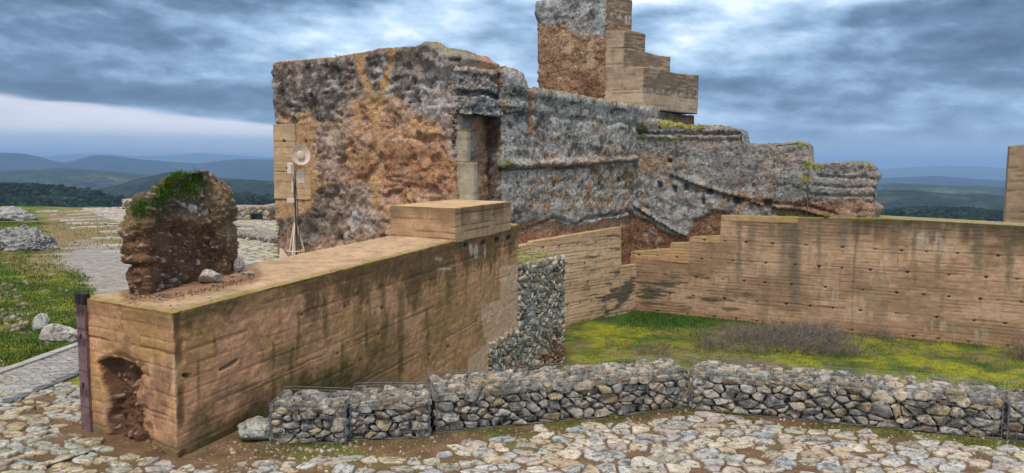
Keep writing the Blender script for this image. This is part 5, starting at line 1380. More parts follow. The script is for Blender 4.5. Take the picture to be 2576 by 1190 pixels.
    ob('gravel_chips', B.mesh('gravel_chips', MAT['paving']), kind='stuff', label='stone chips scattered over the soil along the gabions')
loose_rocks()

# ------------------------------------------------------------------ steel gate post and floor rail
def box_mesh(name, lo, hi, col, mat, bev=.006):
    bm = __import__('bmesh').new(); import bmesh
    bmesh.ops.create_cube(bm, size=1)
    for v in bm.verts: v.co = [lo[i] + (v.co[i] + .5) * (hi[i] - lo[i]) for i in range(3)]
    if bev: bmesh.ops.bevel(bm, geom=list(bm.edges), offset=bev, segments=2, affect='EDGES', clamp_overlap=True)
    me = bpy.data.meshes.new(name); bm.to_mesh(me); bm.free()
    ca = me.color_attributes.new('Col', 'FLOAT_COLOR', 'POINT')
    c4 = np.ones((len(me.vertices), 4), np.float32); c4[:, :3] = col; ca.data.foreach_set('color', c4.ravel())
    me.materials.append(MAT[mat]); return me
def gate_post():
    e = F_0 + wF * (WF + .045)
    base = np.array([e[0], e[1], 0]) - np.array([*dF, 0]) * .0
    ang = math.atan2(-wF[1], -wF[0])
    rg = np.random.default_rng(41)
    root = bpy.data.objects.new('gate_post', None); COL.objects.link(root); root.location = base; root.rotation_euler = (0, 0, ang)
    tag(root, 'purple brown rusty steel post of two square tubes at the near end of the wall', 'post')
    def tubepost(x0, x1, y0, y1, h):
        us = np.array([x0, x1])
        s = Slab(np.array([x0, y0]), np.array([1., 0]), np.array([0, 1.]), np.linspace(0, x1 - x0, 9), y1 - y0, 8, 150, lambda u, w: h + 0 * u, lambda u: -.02 + 0 * u)
        P = s.P0; z = P[:, 2]
        C = np.tile(np.array([.19, .115, .125]), (len(P), 1)) * (1 + .18 * fbm(P * np.array([1, 1, .3]), 9, 4, .6, seed=221))[:, None]
        for zr in (.40, .92, 1.22, 1.27): blendc(C, np.array([.045, .022, .020]), .85 * ss(.055, .02, np.hypot(P[:, 0] - (x0 + x1) / 2, (z - zr) * .8) + .02 * fbm(P, 20, 3, seed=222)))
        blendc(C, np.array([.09, .045, .035]), .6 * ss(.15, .45, fbm(P, 7, 4, .6, seed=223)))
        for zr in (.25, .62, 1.05): blendc(C, np.array([.07, .035, .03]), .7 * ss(.012, .004, np.abs(z - zr)))
        return mk_mesh('post_tube', s.V, s.Q, C, False, MAT['rust'])
    ob('post_tube', tubepost(-.080, -.003, -.025, .025, 1.30), root)
    ob('post_tube', tubepost(.0, .080, -.03, .025, 1.30), root)
    for x0, x1 in ((-.084, -.006), (.003, .084)):
        ob('post_cap', box_mesh('post_cap', (x0, -.036, 1.302), (x1, .03, 1.405), (.016, .013, .013), 'rust', .004), root)
    for zr in (.45, .95): ob('bolt', box_mesh('bolt', (-.010, -.042, zr), (.006, -.032, zr + .05), (.02, .015, .015), 'rust', .002), root)
    a = atz(52, 1196, .012); b = atz(244, 1133, .012); d = b - a; a2 = a - d * 1.5
    B = Batch(); tube_batch(B, [a2, a, b], .013, 6, (.03, .025, .025))
    ob('gate_rail', B.mesh('gate_rail', MAT['rust']), label='thin dark steel rail across the cobbles to the foot of the post', cat='rail')
gate_post()

# ------------------------------------------------------------------ left: brick paving, steps, cobbled terrace
def left_ground():
    rng = np.random.default_rng(51)
    # herringbone brick strip with a kerb stone line on the far side
    B = Batch()
    a0, a1 = atz(-300, 1045, 0)[:2], atz(200, 868, 0)[:2]      # far edge
    du = (a1 - a0) / np.linalg.norm(a1 - a0); n = np.array([du[1], -du[0]])   # towards viewer
    L = np.linalg.norm(a1 - a0) + 3.0
    W = float(abs((atz(0, 1022, 0)[:2] - a0) @ n)) 
    bl, bw = .20, .10
    c45, s45 = math.cos(.62), math.sin(.62)
    for i in range(-70, 90):
        for k in range(-60, 60):
            # herringbone unit cell
            for (ox, oy, hx, hy) in ((k * bw + i * bl, k * bw, bl, bw), (k * bw + i * bl, k * bw + bw, bw, bl)):
                x0, y0 = ox, oy
                cx, cy = x0 + hx / 2, y0 + hy / 2
                u, w = cx * c45 - cy * s45, cx * s45 + cy * c45
                u += .5 * L
                if not (0 < u < L and .12 < w < W - .05): continue
                g = .006
                q = np.array([[x0 + g, y0 + g], [x0 + hx - g, y0 + g], [x0 + hx - g, y0 + hy - g], [x0 + g, y0 + hy - g]])
                uu, ww = q[:, 0] * c45 - q[:, 1] * s45 + .5 * L, q[:, 0] * s45 + q[:, 1] * c45
                top = np.array([[*(a0 + du * uu[m] + n * ww[m]), .022 + .002 * rng.normal()] for m in range(4)])
                bot = top.copy(); bot[:, 2] = -.02
                V = np.concatenate([top, bot])
                Q = np.array([[3, 2, 1, 0], [0, 1, 5, 4], [1, 2, 6, 5], [2, 3, 7, 6], [3, 0, 4, 7]])
                B.add(V, Q, np.zeros((0, 3), int), np.array([.36, .345, .335]) * (.72 + .4 * rng.random()))
    # kerbs: pale stones along the far side, dark setts along the near side
    for (w0, w1, h, step, col) in ((-.02, .11, .05, .5, (.38, .37, .35)), (W - .04, W + .07, .03, .16, (.13, .14, .16))):
        u = 0
        while u < L:
            q = np.array([[u + .008, w0], [u + step - .008, w0], [u + step - .008, w1], [u + .008, w1]])
            top = np.array([[*(a0 + du * a_ + n * b_), h + .004 * rng.normal()] for a_, b_ in q]); bot = top.copy(); bot[:, 2] = -.05
            B.add(np.concatenate([top, bot]), np.array([[3, 2, 1, 0], [0, 1, 5, 4], [1, 2, 6, 5], [2, 3, 7, 6], [3, 0, 4, 7]]), np.zeros((0, 3), int), np.array(col) * (.8 + .35 * rng.random()))
            u += step
    ob('brick_paving', B.mesh('brick_paving', MAT['paving'], False), kind='structure')
    # far cobbled terrace
    B = Batch()
    quad = [(207, 524), (330, 521), (700, 527), (700, 650), (560, 690), (470, 640), (300, 560)]
    P = [atz(x, y, 0)[:2] for x, y in quad]
    xs = [p[0] for p in P]; ysv = [p[1] for p in P]
    pts = jitter_points(min(xs), max(xs) + .5, min(ysv), max(ysv), .38, .25, rng, .40)
    pts = pts[(pts[:, 0] < -1.0)]
    cells = voronoi(pts, (1, 1.4), 1.0)
    for p in cells:
        if p is None: continue
        c = p.mean(0); qx, qy = proj(np.array([[c[0], c[1], 0]]))
        if poly_m(qx, qy, quad, .01)[0] < .5: continue
        V, Q, T = stone_shape(p, rng, .025, .02 + .012 * rng.random(), .03, 8, .05, .05)
        col = np.array([[.42, .37, .32], [.46, .40, .33], [.38, .36, .34], [.44, .34, .29]][rng.integers(4)]) * (.85 + .35 * rng.random())
        V[:, 2] += ez(c[0], c[1]) - .004
        B.add(V, Q, T, col)
    ob('cobbled_terrace', B.mesh('cobbled_terrace', MAT['paving']), kind='structure')
    # low steps edged with white stones
    lines = [((90, 534), (236, 532)), ((128, 543), (255, 538.5)), ((115, 553), (262, 545)), ((150, 556), (283, 553)), ((165, 565), (300, 562)), ((176, 575), (318, 571)), ((250, 586.5), (352, 584)), ((228, 603), (372, 603)), ((250, 620), (352, 618)), ((256, 643), (345, 639))]
    for k, (a, b) in enumerate(lines):
        p0, p1 = atz(a[0], a[1], 0), atz(b[0], b[1], 0); L = np.linalg.norm(p1 - p0); d = (p1 - p0) / L; nn = np.array([-d[1], d[0], 0])
        u = 0; B = Batch()
        while u < L:
            st = .32 * rng.uniform(.6, 1.5); hz = .06 + .012 * rng.normal() - (.02 if k in (2, 9) else 0)
            q = [p0 + d * (u + .02), p0 + d * (u + st - .02), p0 + d * (u + st - .02) + nn * .20, p0 + d * (u + .02) + nn * .20]
            z_ = ez(*q[0][:2])
            top = np.array([[v[0], v[1], z_ + hz] for v in q]); bot = top.copy(); bot[:, 2] = z_ - .1
            if rng.random() > .08: B.add(np.concatenate([top, bot]), np.array([[0, 1, 2, 3], [4, 5, 1, 0], [5, 6, 2, 1], [6, 7, 3, 2], [7, 4, 0, 3]]), np.zeros((0, 3), int), np.array([.62, .59, .55]) * rng.uniform(.75, 1.1))
            u += st
        ob('step_edging', B.mesh('step_edging', MAT['paving'], False), kind='structure')
left_ground()

def masonry_wall(name, pts, z0, z1, thick, rng, col, label, cat, s=(.34, .2), parent=None, dy=0):
    """field-stone wall following pts, stones on both long faces, capped"""
    B = Batch()
    for k in range(len(pts) - 1):
        a, b = np.array(pts[k]), np.array(pts[k + 1]); L = np.linalg.norm(b - a); du = (b - a) / L; n = np.array([du[1], -du[0]])
        za0, za1 = (z1[k], z1[k + 1]) if np.ndim(z1) else (z1, z1)
        zt = max(za0, za1)
        for sgn in (1, -1):
            P_ = jitter_points(0, L, z0, zt, s[0], s[1], rng, .4); cells = voronoi(P_, (1, 1.5), s[0] * 2.1, [((0, 0), (-1, 0)), ((L, 0), (1, 0)), ((0, z0), (0, -1)), ((0, za0), (-(za1 - za0) / math.hypot(L, za1 - za0), L / math.hypot(L, za1 - za0)))])
            o_ = a + n * sgn * thick / 2; e1 = du if sgn > 0 else du
            fr = quad_frame((*o_, 0), (*du, 0), (0, 0, 1), (*(n * sgn), 0))
            for p in cells:
                if p is None or area(p) < .004: continue
                V, Q, T = stone_shape(p, rng, .02, .03, .05, 9, .1, .2)
                W_ = fr(V); 
                if sgn < 0: Q, T = Q[:, ::-1], T[:, ::-1]
                B.add(W_, Q, T, np.array(col) * rng.uniform(.65, 1.3) * np.array([1, 1 + .05 * rng.normal(), 1 + .08 * rng.normal()]))
        s_ = Slab(a + n * (thick / 2 - .01), du, -n, np.linspace(0, L, max(4, int(L / .3))), thick - .02, 4, 4, lambda u, w: za0 + (za1 - za0) * u / L + .02, lambda u: z0 - .05 + 0 * u)
        C = np.tile(np.array(col) * .55, (len(s_.V), 1)); C[s_.top] = np.array(col) * 1.05
        B.add(s_.V, s_.Q, np.zeros((0, 3), int), C)
    me = B.mesh(name, MAT['cobble'])
    return ob(name, me, parent, None if parent else label, None if parent else cat)
def terrace_buildings():
    rng = np.random.default_rng(61)
    col = (.40, .325, .25)
    # block of the parapet standing left of the lump
    a, b = aty(316, 522, 44.5), aty(420, 521, 44.5)
    masonry_wall('parapet', [a[:2], b[:2]], 0, aty(330, 501, 44.5)[2], .8, rng, (.44, .34, .26), 'short rough stone parapet at the terrace edge, left of the earth lump', 'wall')
    # low stone building with a wide window opening
    root = bpy.data.objects.new('stone_hut', None); COL.objects.link(root)
    Yh = 36.0
    xl, xr, x1, x2 = (aty(x, 540, Yh)[0] for x in (540, 684, 634, 665))
    zt, zw1, zw0 = aty(600, 517, Yh)[2], aty(650, 535, Yh)[2], aty(650, 553, Yh)[2]
    root.location = ((xl + xr) / 2, Yh, 0)
    tag(root, 'low rubble stone hut with a wide dark blue window behind the terrace', 'hut')
    def loc(o): o.location = (-root.location[0], -root.location[1], 0); return o
    loc(masonry_wall('wall', [(xl, Yh), (x1, Yh)], -.3, zt, .5, rng, col, '', '', parent=root))
    loc(masonry_wall('wall', [(x2, Yh), (xr, Yh)], -.3, zt, .5, rng, col, '', '', parent=root))
    loc(masonry_wall('wall', [(x1, Yh), (x2, Yh)], -.3, zw0, .5, rng, col, '', '', parent=root))
    loc(masonry_wall('wall', [(x1, Yh), (x2, Yh)], zw1, zt, .5, rng, col, '', '', parent=root, s=(.3, .12)))
    loc(masonry_wall('wall', [(xr - .25, Yh + .2), (xr - .25, Yh + 3.5)], -.3, zt, .5, rng, col, '', '', parent=root))
    pane = box_mesh('window', (x1 - .1, Yh + .12, zw0 - .1), (x2 + .1, Yh + .16, zw1 + .1), (.035, .075, .16), 'white', 0)
    m, b_, bs = new_mat('blue window'); bs.inputs['Base Color'].default_value = (.03, .07, .16, 1); bs.inputs['Roughness'].default_value = .25; pane.materials[0] = m
    loc(ob('window', pane, root))
    # two low retaining walls curving down beside the ramp
    for pts, lb in (([(566, 572, 560), (640, 572, 572), (700, 602, 590)], 'upper of two low stone walls sloping down beside the hut'), ([(566, 598, 575), (620, 600, 583), (660, 604, 590), (700, 614, 596)], 'lower of two low stone walls sloping down beside the hut')):
        W_ = [atz(x, y, 0)[:2] for x, y, t in pts]; zt_ = [aty(x, t, w[1])[2] for (x, y, t), w in zip(pts, W_)]
        masonry_wall('retaining_wall', W_, -.2, zt_, .5, rng, (.30, .27, .235), lb, 'wall', s=(.3, .17))
terrace_buildings()

# ------------------------------------------------------------------ antenna mast
def lathe(prof_, n=40):
    a = np.arange(n) / n * 2 * PI; V = np.concatenate([np.column_stack([r * np.cos(a), r * np.sin(a), 0 * a + z]) for r, z in prof_])
    ids = np.arange(len(prof_) * n).reshape(len(prof_), n); ids = np.concatenate([ids, ids[:, :1]], 1)
    return V, grid_faces(ids, True)
def antenna_mast():
    Ym = 20.6
    b = aty(744, 640, Ym); base = np.array([b[0], Ym, 0.0]); k = Ym / FPX                # metres per picture unit there
    root = bpy.data.objects.new('antenna_mast', None); COL.objects.link(root); root.location = base
    tag(root, 'slim mast with a white dish, panel antennas and camera before the ruined tower', 'antenna mast')
    def zz(y): return aty(744, y, Ym)[2]
    def xx(x, y): return aty(x, y, Ym)[0] - base[0]
    B = Batch(); tube_batch(B, [(0, 0, zz(560)), (0, 0, zz(400))], .036, 10, (.27, .28, .29)); ob('pole', B.mesh('mast_pole', MAT['grey']), root)
    B = Batch(); tube_batch(B, [(0, 0, .15), (0, 0, zz(560))], .05, 10, (.5, .5, .5)); ob('lower_pole', B.mesh('mast_lower_pole', MAT['white']), root)
    for q in range(3):
        a = q * 2 * PI / 3 + .5
        B = Batch(); tube_batch(B, [(.26 * math.cos(a), .26 * math.sin(a), 0), (.22 * math.cos(a), .22 * math.sin(a), .35), (.05 * math.cos(a), .05 * math.sin(a), zz(568))], .028, 7); ob('stay', B.mesh('mast_stay', MAT['white']), root)
    B = Batch(); tube_batch(B, [(.23 * math.cos(t), .23 * math.sin(t), .30) for t in np.linspace(0, 2 * PI, 22)], .02, 6); ob('stay_ring', B.mesh('stay_ring', MAT['white']), root)
    # dish
    R = .5 * (397 - 0) * 0 + 24.5 * k
    pr = [(R * t, .30 * R * t * t) for t in np.linspace(.0001, 1, 14)] + [(R * 1.03, .31 * R), (R * 1.03, .25 * R)] + [(R * t, .30 * R * t * t - .03) for t in np.linspace(1, .0001, 12)]
    V, Q = lathe(pr); me = mk_mesh('dish', V, Q[:, ::-1], None, True, MAT['white'])
    d = ob('dish', me, root, loc=(xx(758, 391) , -.16, zz(391))); d.rotation_euler = (math.radians(84), 0, math.radians(38))
    V, Q = lathe([(.0001, .33 * R), (.10, .33 * R), (.115, .30 * R), (.05, .2 * R), (.045, 0)], 20); f_ = ob('feed_horn', mk_mesh('feed_horn', V, Q[:, ::-1], None, True, MAT['white']), d)
    B = Batch(); tube_batch(B, [(0, 0, zz(404)), (xx(752, 394), -.10, zz(394))], .03, 8); ob('dish_arm', B.mesh('dish_arm', MAT['grey']), root)
    def box(nm, x0, x1, y0, y1, dep, yoff, rot, col=None):
        w, h = (x1 - x0) * k, (y1 - y0) * k
        o = ob(nm, box_mesh(nm, (-w / 2, -dep / 2, -h / 2), (w / 2, dep / 2, h / 2), (1, 1, 1), 'white', .018), root, loc=(xx((x0 + x1) / 2, (y0 + y1) / 2), yoff, zz((y0 + y1) / 2)))
        o.rotation_euler = (0, 0, rot); return o
    p = box('panel_antenna', 749.5, 768, 427, 461, .06, -.05, .15)
    q = box('panel_antenna', 722, 741, 409, 441, .09, .03, -.45)
    w, h = 14 * k, 26 * k; ob('panel_frame', box_mesh('panel_frame', (-w / 2, -.03, -h / 2), (w / 2, .0, h / 2), (1, 1, 1), 'white', .012), q, loc=(.0, -.05, 0))
    box('radio_unit', 734.5, 741, 456, 484, .10, -.02, .1)
    c = box('camera', 723.5, 742, 498, 511, .14, -.05, .25)
    for (x, y) in ((746, 436), (743, 421), (743, 468), (743, 504)):
        B = Batch(); tube_batch(B, [(0, 0, zz(y)), (xx(x + (6 if x > 744 else -6), y), -.03, zz(y))], .022, 6); ob('clamp', B.mesh('clamp', MAT['grey']), root)
    rg = np.random.default_rng(71)
    for n_ in range(3):
        ys = np.linspace(zz(430 + 18 * n_), .15, 14); ph = rg.random() * 6
        B = Batch(); tube_batch(B, [(.05 + .05 * math.sin(ph + t * .8) + .05 * (1 - t / ys[0]) , -.06 - .03 * math.cos(ph + t), t) for t in ys], .010, 5, (.015, .015, .018)); ob('cable', B.mesh('cable', MAT['black']), root)
    # pointed white plate leaning by its foot
    p0 = aty(716, 640, 20.2); V = np.array([[-.12, 0, 0], [.16, 0, 0], [.14, 0, .10], [.07, 0, .20], [-.02, 0, .33], [-.09, 0, .42], [-.13, 0, .40], [-.15, 0, .2]])
    V = np.concatenate([V, V + np.array([0, .025, 0])]); n = 8
    Q = np.array([[i, (i + 1) % n, n + (i + 1) % n, n + i] for i in range(n)]); T = np.concatenate([[[0, i, i + 1] for i in range(1, n - 1)], [[n, n + i + 1, n + i] for i in range(1, n - 1)]])
    ob('white_plate', mk_mesh('white_plate', V, [Q, T], None, False, MAT['white']), label='small pointed white plate standing on the ground left of the mast foot', cat='plate', loc=(p0[0], 20.2, .0))
antenna_mast()

# ------------------------------------------------------------------ grass and shrubs
def ground_grass():
    rng = np.random.default_rng(81)
    n = 90000
    x = rng.uniform(-1, 16, n); y = rng.uniform(9.5, 25, n)
    # inside the courtyard only
    ins = ((x - D_C[0]) * nD[0] + (y - D_C[1]) * nD[1] < -.06) & ((x - D_C[0]) * nC[0] + (y - D_C[1]) * nC[1] < -.06) & (y > G_LINE(x) + .1) & (x > -2.2 + .3596 * (y - 6.9))
    x, y = x[ins], y[ins]; P = np.column_stack([x, y, 0 * x])
    a = fbm(P, .9, 4, seed=21); c = fbm(P, 3.3, 4, .6, seed=22)
    corner = np.exp(-(((x - 4.6) / 2.8) ** 2 + ((y - 23.0) / 1.6) ** 2))
    k = rng.random(len(x)) < np.clip(.18 + .9 * ss(.0, .4, -a + .3 * c) + corner, 0, 1)
    P, a, c, corner = P[k], a[k], c[k], corner[k]; P[:, 2] = gz(P[:, 0], P[:, 1]) - .005; n = len(P)
    col = np.array([.10, .15, .02]) * (.55 + .9 * rng.random((n, 1))); y_ = (rng.random(n) < .45) & (corner < .4); col[y_] = np.array([.22, .23, .025]) * (.6 + .7 * rng.random((y_.sum(), 1)))
    g_ = corner > .35; col[g_] = np.array([.05, .12, .015]) * (.5 + 1.0 * rng.random((g_.sum(), 1)))
    h = .03 + .05 * rng.random(n) + .10 * corner * rng.random(n)
    me = blade_mesh('courtyard_grass', P, np.tile([0, 0, 1.0], (n, 1)), h, .014, col, rng, .8)
    ob('courtyard_grass', me, kind='stuff', label='short yellow green grass and moss in the courtyard')
    # grass bank on the left
    n = 150000
    px = rng.uniform(-420, 420, n); py = 560 + 400 * rng.random(n) ** 1.6
    t = (0 - EZ); P = np.array([0., 0, 0]); D = _f[None, :] + _r[None, :] * ((px - CX) / FPX)[:, None] - _u[None, :] * ((py - CY) / FPX)[:, None]
    P = CAM + D * (-EZ / D[:, 2])[:, None]
    q = 22 * fbm(P, .9, 4, seed=21)
    gr = np.maximum(poly_m(px + 2 * q, py + .7 * q, [(150, 632), (230, 612), (345, 622), (500, 640), (700, 660), (700, 760), (240, 760), (225, 720), (190, 690), (145, 660)], 14), .75 * poly_m(px + q, py + .5 * q, [(100, 590), (110, 530), (220, 524), (420, 560), (420, 680), (60, 690)], 14))
    c = fbm(P, 2.0, 4, seed=22)
    pave = (py > np.interp(px, [-300, 200, 400], [1045, 868, 797]) - 6)
    k = (rng.random(n) > gr) & (~pave) & (c + .3 * rng.normal(size=n) > -.25) & ((P[:, :2] - F_0) @ wF > 1.5)
    P, c = P[k], c[k]; P[:, 2] = gz(P[:, 0], P[:, 1]) - .005; n = len(P)
    col = np.array([.09, .15, .02]) * (.45 + 1.0 * rng.random((n, 1))); y_ = rng.random(n) < .35; col[y_] = np.array([.19, .20, .04]) * (.6 + .6 * rng.random((y_.sum(), 1)))
    dist = P[:, 1]
    me = blade_mesh('bank_grass', P, np.tile([0, 0, 1.0], (n, 1)), .02 + .04 * rng.random(n) * (1 + ss(.1, .4, c)), .007 + .0006 * dist, col, rng, .9)
    ob('bank_grass', me, kind='stuff', label='short green grass on the bank left of the wall')
    # moss and tufts in front of the gabions and weeds at the foot of the walls
    n = 14000; x = rng.uniform(-2.4, 7, n); y = G_LINE(x) - .55 - np.abs(rng.normal(size=n)) * .18 + .03
    P = np.column_stack([x, y, 0 * x]); c = fbm(P, 2.2, 3, seed=82); k = c + .2 * rng.normal(size=n) > .10; P = P[k]; P[:, 2] = gz(P[:, 0], P[:, 1]) - .003; n = len(P)
    col = np.array([.085, .13, .018]) * (.5 + 1.0 * rng.random((n, 1)))
    ob('verge_grass', blade_mesh('verge_grass', P, np.tile([0, 0, 1.0], (n, 1)), .012 + .028 * rng.random(n), .006, col, rng, 1.0), kind='stuff', label='moss and tiny weeds along the foot of the gabions')
ground_grass()

def wall_weeds():
    rng = np.random.default_rng(95); n = 5200
    t = rng.random(n); P = np.zeros((n, 3)); k = rng.random(n)
    a = D_C + dD * (t * 12)[:, None] - nD * (.10 + .22 * np.abs(rng.normal(size=n)))[:, None]
    b = A_R + dC * (2.6 + t * (LC - 2.7))[:, None] - nC * (.18 + .2 * np.abs(rng.normal(size=n)))[:, None]
    P[:, :2] = np.where((k < .65)[:, None], a, b); P[:, 2] = gz(P[:, 0], P[:, 1]) - .01
    m = fbm(P, 1.3, 3, seed=96) > -.02; P = P[m]; n = len(P)
    col = np.array([.085, .115, .03]) * (.5 + .9 * rng.random((n, 1))); d_ = rng.random(n) < .4; col[d_] = np.array([.20, .165, .09]) * (.6 + .6 * rng.random((d_.sum(), 1)))
    ob('wall_foot_weeds', blade_mesh('wall_foot_weeds', P, np.tile([0, 0, 1.0], (n, 1)), .05 + .14 * rng.random(n) ** 2, .012, col, rng, .9), kind='stuff', label='weeds and dry grass along the foot of the courtyard walls')
    # tufts between the cobbles and at the foot of the near wall
    n = 9000; x = rng.uniform(-3.2, 7.0, n); y = rng.uniform(4.2, 8.2, n); P = np.column_stack([x, y, 0 * x])
    q = fbm(P, .8, 3, seed=97) + .5 * fbm(P, 4, 3, seed=98); m = (q > .16) & (y < G_LINE(x) - .5); P = P[m]; P[:, 2] = gz(P[:, 0], P[:, 1]) - .004; n = len(P)
    col = np.array([.10, .125, .02]) * (.5 + .9 * rng.random((n, 1)))
    ob('joint_moss', blade_mesh('joint_moss', P, np.tile([0, 0, 1.0], (n, 1)), .010 + .018 * rng.random(n), .008, col, rng, 1.0), kind='stuff', label='moss in the joints of the cobbled path')
wall_weeds()

def shrubs():
    rng = np.random.default_rng(91)
    kinds = [twig_mesh('dry_shrub', rng, 46, .62, .75, .0055, (.215, .18, .165)), twig_mesh('dry_shrub', rng, 38, .50, .62, .005, (.185, .155, .14)), twig_mesh('dry_shrub', rng, 30, .36, .5, .0045, (.22, .18, .145))]
    green = twig_mesh('weed', rng, 40, .30, .4, .006, (.10, .12, .04))
    spots = [(1800, 872, 0, 1.0), (1850, 860, 0, 1.15), (1895, 868, 1, 1.2), (1935, 858, 0, 1.25), (1985, 866, 0, 1.2), (2030, 858, 0, 1.25), (2075, 868, 1, 1.2), (2110, 876, 0, 1.1), (1960, 884, 1, 1.15), (2010, 886, 0, 1.1), (2060, 892, 1, 1.1), (1905, 890, 1, .9), (2120, 895, 1, 1.0), (2165, 897, 2, 1.1), (1840, 885, 2, 1.0), (1780, 880, 2, .9), (1990, 845, 0, 1.1), (2045, 842, 1, 1.2), (2085, 850, 0, 1.0), (1930, 842, 1, 1.0), (1875, 846, 2, 1.1),
             (2205, 850, 1, .9), (2225, 856, 2, .9), (1625, 892, 2, .8), (1672, 893, 2, .7), (2575, 905, 1, 1.1), (2550, 893, 2, 1.0), (2590, 880, 0, 1.0), (2440, 905, 2, .6), (1530, 872, 2, .6), (1432, 925, 2, .7), (2340, 868, 2, .55)]
    for i, (px, py, k, s_) in enumerate(spots):
        # walk down the line of sight to the ground
        t = np.linspace(9, 26, 1500); Pp = np.array([aty(px, py, q) for q in t]); g = gz(Pp[:, 0], Pp[:, 1]); h = np.nonzero(Pp[:, 2] <= g)[0]
        m = h[0] if len(h) else -1
        o = ob('dry_shrub', kinds[k], loc=(Pp[m, 0], Pp[m, 1], g[m] - .02))
        o.scale = (s_ * 1.05, s_ * 1.05, s_ * (.85 if k < 2 else 1)); o.rotation_euler = (0, 0, i * 1.7)
        if i < 21: tag(o, 'leafless purple grey bush in the thicket in the middle of the courtyard grass', 'shrub', 'thicket of dry shrubs')
    named = {21: 'leafless bush against the right wall, just right of the thicket', 22: 'small leafless bush between the thicket and the right wall', 23: 'low dry tuft on the grass behind the bend of the gabions', 24: 'low dry tuft right beside the bend of the gabions', 25: 'leafless bush at the right edge above the last gabion', 26: 'small leafless bush left of the one at the right edge', 27: 'leafless bush at the right edge close to the wall', 28: 'tiny dry tuft in the grass left of the right-edge bushes', 29: 'tiny dry tuft in the middle of the grass near the corner', 30: 'dry tuft at the foot of the rubble pier', 31: 'tiny dry tuft near the foot of the right wall'}
    objs = [o for o in COL.objects if o.name.startswith('dry_shrub')]
    for i, o in enumerate(objs):
        if i in named: tag(o, named[i], 'shrub')
    # thin dry stalks on top of the ruins
    for (A, du, x, y, h, lb) in ((A_L, dD, 839, 144, .40, 'thin dry weed on top of the ruined tower'), (D_C, dD, 2135, 412, .16, 'tiny dry stalk on the lowest step of the ruined wall')):
        uz = plane_uz(A, du, x, y + 3); p = A + du * uz[0] + nD * .25
        o = ob('dry_weed', twig_mesh('dry_weed', rng, 3, h, .15, .008, (.16, .14, .13), 3), label=lb, cat='weed', loc=(p[0], p[1], uz[1] - .03))
shrubs()

